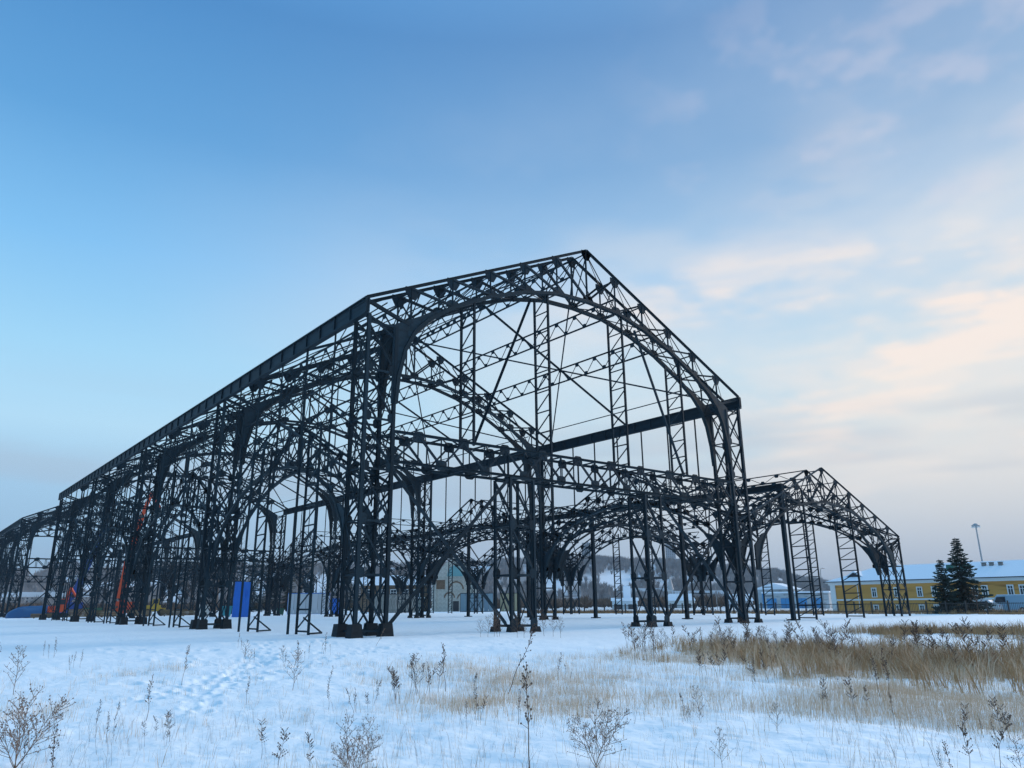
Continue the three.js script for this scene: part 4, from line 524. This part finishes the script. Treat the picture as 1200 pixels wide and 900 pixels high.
// ---------------------------------------------------------------- dry weeds and grass standing in the snow
const STRAW = [std(lin(0.63, 0.46, 0.31), 0.95, { side: THREE.DoubleSide }), std(lin(0.40, 0.245, 0.12), 0.95, { side: THREE.DoubleSide })], STALK = [std(lin(0.10, 0.062, 0.045), 0.95, { side: THREE.DoubleSide }), std(lin(0.14, 0.09, 0.062), 0.95, { side: THREE.DoubleSide }), std(lin(0.20, 0.13, 0.09), 0.95, { side: THREE.DoubleSide })];
function tuft(n, seed, spread, lean, wid) { const q = rng(seed), pos = []; for (let i = 0; i < n; i++) { const a = q() * 6.283, r = spread * q(), x = Math.cos(a) * r, z = Math.sin(a) * r, la = q() * 6.283, l = lean * q(), h = 0.55 + 0.45 * q(), c = q() * 6.283, w = wid * (0.7 + 0.6 * q()), wx = Math.cos(c) * w, wz = Math.sin(c) * w, mx = x + Math.cos(la) * l * 0.35, mz = z + Math.sin(la) * l * 0.35, tx = x + Math.cos(la) * l, tz = z + Math.sin(la) * l; pos.push(x - wx, -0.08, z - wz, x + wx, -0.08, z + wz, mx + wx * 0.7, h * 0.6, mz + wz * 0.7, x - wx, -0.08, z - wz, mx + wx * 0.7, h * 0.6, mz + wz * 0.7, mx - wx * 0.7, h * 0.6, mz - wz * 0.7, mx - wx * 0.7, h * 0.6, mz - wz * 0.7, mx + wx * 0.7, h * 0.6, mz + wz * 0.7, tx, h, tz); } return tris(pos); }
const patch = (p, s = 0.16, o = 0) => fbm(p.x * s + 5 + o, p.z * s + 2, 3 + o, 4);
function dryGrass(geo, mat, n, seed, fn, h0, h1, label) { return scatter('dry_grass', geo, mat, n, seed, (q) => { const [b, d, keep] = fn(q), p = bearing(b, d); if (q() > keep(p, b, d)) return null; const h = h0 + (h1 - h0) * q() * q(); return [p.x, groundY(p.x, p.z), p.z, h * (0.8 + 0.5 * q()), h]; }, label, 'grass'); }
const PALEG = 'pale straw grass poking thinly through the snow field', bandC = (p, b) => lerp(30, 24, sstep(8, 34, b)) + 9 * (patch(p, 0.09, 7) - 0.5);
dryGrass(tuft(6, 3, 1.0, 0.5, 0.0085), STRAW[0], 8200, 41, (q) => [-13 + 52 * q(), 12 + 15 * q(), (p, b, d) => (0.12 + 0.88 * sstep(0.40, 0.66, patch(p, 0.22))) * sstep(-13, 6, b) * sstep(11.5, 14.5, d) * sstep(28, 23, d) * (1 - 0.9 * Math.exp(-(((d - bandC(p, b) + 4.5) / 2.2) ** 2)) * sstep(8, 16, b))], 0.14, 0.42, PALEG);
dryGrass(tuft(5, 4, 0.6, 0.45, 0.007), STRAW[0], 6500, 42, (q) => [-40 + 80 * q(), 7 + 20 * q(), (p, b, d) => 0.05 + 0.75 * sstep(0.54, 0.72, patch(p, 0.3, 4))], 0.12, 0.36, 'sparse pale grass blades scattered over the snow');
{
  const q = rng(77), clumps = []; for (let i = 0; i < 460; i++) { const b = 5 + 35 * q(), p0 = bearing(b, 26), d = bandC(p0, b) + (q() + q() + q() - 1.5) * 5.6; if (q() > sstep(5, 19, b)) continue; clumps.push([bearing(b, d), (0.25 + 0.75 * q() * q()) * (0.45 + 0.55 * sstep(7, 18, b)), 0.2 + 0.5 * q(), (q() - 0.5) * 0.5]); }
  for (const [geo, mat, n, seed, label] of [[tuft(13, 5, 0.34, 0.75, 0.011), STRAW[1], 1500, 43, 'tall brown dead grass clumps in a belt across the snow field'], [tuft(10, 9, 0.4, 0.8, 0.010), STRAW[0], 1100, 46, 'golden straw grass mixed into the brown belt']]) scatter('dry_grass', geo, mat, n, seed, (r) => { const [c, h, rad, lean] = clumps[Math.floor(r() * clumps.length)], a = r() * 6.283, k = rad * 1.6 * Math.sqrt(r()), x = c.x + Math.cos(a) * k, z = c.z + Math.sin(a) * k, hh = (0.22 + 0.8 * h) * (0.5 + 0.7 * r()); return [x, groundY(x, z), z, hh * (0.7 + 0.5 * r()), hh, 0, lean * r(), lean * (r() - 0.5)]; }, label, 'grass');
}
dryGrass(tuft(12, 6, 0.4, 0.5, 0.01), STRAW[1], 1500, 44, (q) => [21 + 19 * q(), 38 + 14 * q(), (p, b, d) => Math.exp(-(((d - 45) / 3) ** 2)) * sstep(21, 27, b) * sstep(0.42, 0.62, patch(p, 0.4, 3))], 0.35, 0.85, 'brown dead grass strip beyond the tall belt');
dryGrass(tuft(12, 7, 0.5, 0.5, 0.022), STRAW[1], 4200, 45, (q) => { const t = q(), A = bearing(0.5, 141), B = bearing(37, 102), p = A.lerp(B, t), b = Math.atan2(p.x - EYE.x, -(p.z - EYE.z)) / DEG - YAW / DEG, d = Math.hypot(p.x - EYE.x, p.z - EYE.z); return [b, d - 1 + 9 * q(), (pp) => 0.35 + 0.65 * sstep(0.35, 0.6, patch(pp, 0.2, 6))]; }, 0.3, 0.95, 'brown dead grass and brush along the iron fence');
dryGrass(tuft(2, 11, 0.5, 0.7, 0.0045), STALK[2], 1500, 47, (q) => [-38 + 76 * q(), 7.2 + 7 * q(), (p) => 0.15 + 0.85 * sstep(0.45, 0.62, patch(p, 0.5, 13))], 0.1, 0.42, 'fine single brown stems along the near edge of the field');
// single weeds: a stem with side twigs and seed heads
function weedGeo(seed, kind) {
  const q = rng(seed), gs = [], seedAt = (p, s) => { const g = new THREE.OctahedronGeometry(s, 0).toNonIndexed(); g.scale(1, 1.3, 1); g.translate(p.x, p.y, p.z); gs.push(g); };
  const lean = (q() - 0.5) * (kind === 2 ? 0.7 : 0.25), lz = (q() - 0.5) * 0.2, P = (t) => V(lean * t * t + 0.02 * Math.sin(t * 9 + seed), t, lz * t);
  const n = 7; for (let i = 0; i < n; i++) gs.push(rod(P(i / n).add(V(0, i ? 0 : -0.06, 0)), P((i + 1) / n), 0.006 * (1 - 0.7 * i / n), 0.006 * (1 - 0.7 * (i + 1) / n), 4));
  if (kind === 0) { for (let i = 0; i < 34; i++) { const t = 0.38 + 0.62 * q(), p = P(t), a = q() * 6.283, l = (0.02 + 0.06 * q()) * (1.2 - t * 0.7), e = p.clone().add(V(Math.cos(a) * l, 0.03 + 0.04 * q(), Math.sin(a) * l)); gs.push(rod(p, e, 0.003, 0.002, 3)); seedAt(e, 0.007 + 0.007 * q()); } }
  else if (kind === 1) { for (let i = 0; i < 12; i++) { const t = 0.2 + 0.75 * i / 12, p = P(t), a = i * 2.4 + q(), l = 0.34 * (1.05 - t) + 0.08, e = p.clone().add(V(Math.cos(a) * l * 0.7, l * 0.75, Math.sin(a) * l * 0.7)); gs.push(rod(p, e, 0.0045, 0.0025, 3)); for (let k = 0; k < 7; k++) { const f = 0.35 + 0.65 * q(), o = p.clone().lerp(e, f), e2 = o.clone().add(V((q() - 0.5) * 0.13, 0.08 * q(), (q() - 0.5) * 0.13)); gs.push(rod(o, e2, 0.0025, 0.0015, 3)); if (q() < 0.7) seedAt(e2, 0.006 + 0.006 * q()); } } }
  else { for (let i = 0; i < 20; i++) { const t = 0.45 + 0.55 * q(), p = P(t), a = q() * 6.283, l = 0.06 + 0.14 * q() * (1.2 - t), e = p.clone().add(V(Math.cos(a) * l, 0.06 + 0.06 * q(), Math.sin(a) * l)); gs.push(rod(p, e, 0.0035, 0.002, 3)); for (let k = 0; k < 3; k++) seedAt(p.clone().lerp(e, 0.4 + 0.3 * k), 0.008 + 0.01 * q()); } }
  return join(gs);
}
const WEEDS = [0, 1, 2].map((k) => [...Array(4)].map((_, i) => weedGeo(500 + k * 20 + i, k)));
const WEED_LABEL = ['dried brown weed stalk with a seed spike standing in the snow', 'dried branching weed with small seed heads standing in the snow', 'dried leaning weed with clustered dark seed heads standing in the snow'];
function weed(b, d, h, kind, v, mt, tilt = 0, label) { const p = bearing(b, d), m = mesh('dried_weed', WEEDS[kind][v % 4], STALK[mt % 3], scene); m.position.set(p.x, groundY(p.x, p.z) - 0.02, p.z); m.scale.set(h * 1.15, h, h * 1.15); m.rotation.set(0, b * 7 + v, 0); if (tilt) m.rotation.z = tilt; tag(m, label || WEED_LABEL[kind], 'weed', 'dried weeds standing in the snow'); return m; }
{
  const q = rng(910);
  // the largest ones, by bearing, distance and height
  [[-29.5, 9.2, 0.62, 0, 0, 0], [-31.0, 9.8, 0.45, 0, 1, 0], [-24.5, 14.5, 0.7, 0, 2, 1], [-16.2, 8.8, 0.5, 2, 1, 0], [-14.0, 8.7, 0.42, 2, 2, 0], [-11.6, 8.9, 0.62, 1, 3, 1], [-10.2, 9.3, 0.55, 1, 0, 2], [1.0, 9.0, 1.05, 0, 3, 1], [0.2, 12.0, 0.5, 0, 0, 0], [-3.0, 14.5, 0.55, 0, 1, 0], [-6.0, 15.5, 0.7, 0, 2, 1], [-7.0, 16, 0.8, 1, 1, 1], [-5.0, 17, 0.95, 0, 3, 1], [14.0, 9.0, 0.42, 1, 2, 1], [11.8, 12.5, 0.4, 0, 1, 0], [25.0, 15.5, 0.85, 0, 0, 0], [24.4, 15.8, 0.75, 0, 2, 0], [28.8, 9.2, 0.5, 2, 1, 1], [30.3, 9.4, 0.55, 2, 3, 1], [31.5, 9.0, 0.45, 1, 0, 1], [18, 19, 0.9, 0, 1, 1], [10, 22, 1.0, 0, 2, 0], [9.4, 23, 1.1, 0, 0, 0], [8.6, 22, 0.9, 2, 3, 1], [-33, 22, 1.1, 0, 1, 1], [-32, 20, 1.0, 1, 2, 2], [-22.6, 19.5, 0.85, 0, 3, 2], [-18.5, 16, 0.5, 0, 0, 0], [-15.5, 17.5, 0.8, 1, 1, 2], [-13, 15, 0.5, 0, 2, 0], [33, 17.5, 0.8, 0, 3, 1], [36, 19, 0.9, 2, 0, 1]].forEach((a) => weed(...a));
  weed(-0.6, 16.5, 1.5, 0, 1, 0, 0.55, 'long dried weed stalk leaning far over above the snow');
  const big = (b, d, h, lab) => { const p = bearing(b, d), gs = []; for (let i = 0; i < 7; i++) { const g = WEEDS[1][i % 4].clone(), a = i * 2.4; g.rotateX(0.55 * Math.cos(a) * (i ? 1 : 0)); g.rotateZ(0.55 * Math.sin(a) * (i ? 1 : 0)); g.rotateY(i * 1.3); const s = h * (i ? 0.72 + 0.06 * i : 1); g.scale(s, s, s); gs.push(g); } const m = mesh('dried_bush', join(gs), STALK[2], scene); m.position.set(p.x, groundY(p.x, p.z), p.z); tag(m, lab, 'bush'); };
  big(-31.3, 11.2, 0.88, 'pale brown dried bush spreading twigs above the bare snow'); big(5.6, 8.9, 0.66, 'wiry brown dried bush beside the tall seed spike');
  big(-11.2, 8.6, 0.5, 'low dark dried bush with many seed heads');
  for (let i = 0; i < 46; i++) { // loose clusters: a few stems each, leaning and tangled
    const b0 = -37 + 75 * q(), d0 = 8.5 + 28 * Math.pow(q(), 1.1), k0 = q() < 0.55 ? 0 : q() < 0.5 ? 1 : 2, n = 1 + Math.floor(q() * q() * 9), lean = (q() - 0.5) * 0.35; if (b0 < -4 && d0 > 15 && q() < 0.6) continue;
    for (let j = 0; j < n; j++) weed(b0 + (q() - 0.5) * 26 / d0, d0 + (q() - 0.5) * 1.1, (0.16 + 0.5 * q()) * (0.7 + 0.5 * sstep(10, 24, d0)), q() < 0.75 ? k0 : 0, Math.floor(q() * 4), Math.floor(q() * 3), lean + (q() - 0.5) * 0.4);
  }
  for (const [b0, d0, n, h] of [[-8.8, 15.5, 7, 0.55], [-6.6, 16.5, 5, 0.7], [-10.5, 14.2, 4, 0.4], [13.5, 19, 6, 0.7], [17, 17.5, 4, 0.6], [-3.5, 12.2, 4, 0.4], [22, 13.5, 4, 0.5], [30, 12.5, 5, 0.45], [-27.5, 12.8, 3, 0.5]]) for (let j = 0; j < n; j++) weed(b0 + (q() - 0.5) * 40 / d0, d0 + (q() - 0.5) * 1.4, h * (0.6 + 0.6 * q()), q() < 0.6 ? 0 : 2, Math.floor(q() * 4), 0, (q() - 0.5) * 0.6);
  for (let i = 0; i < 90; i++) { const b = 8 + 30 * q(), d = bandC(bearing(b, 26), b) + (q() + q() - 1) * 4; weed(b, d, 0.55 + 0.6 * q(), q() < 0.6 ? 2 : 1, Math.floor(q() * 4), Math.floor(q() * 2), (q() - 0.5) * 0.3); }
  for (let i = 0; i < 10; i++) { const b = -2.5 + 6 * q(), d = 38 + 5 * q(); weed(b, d, 0.7 + 0.7 * q(), 1, i, 1, (q() - 0.5) * 0.5); }
}
scene.fog = new THREE.FogExp2(0xc6d6e8, 0.00019);
renderer.render(scene, camera);
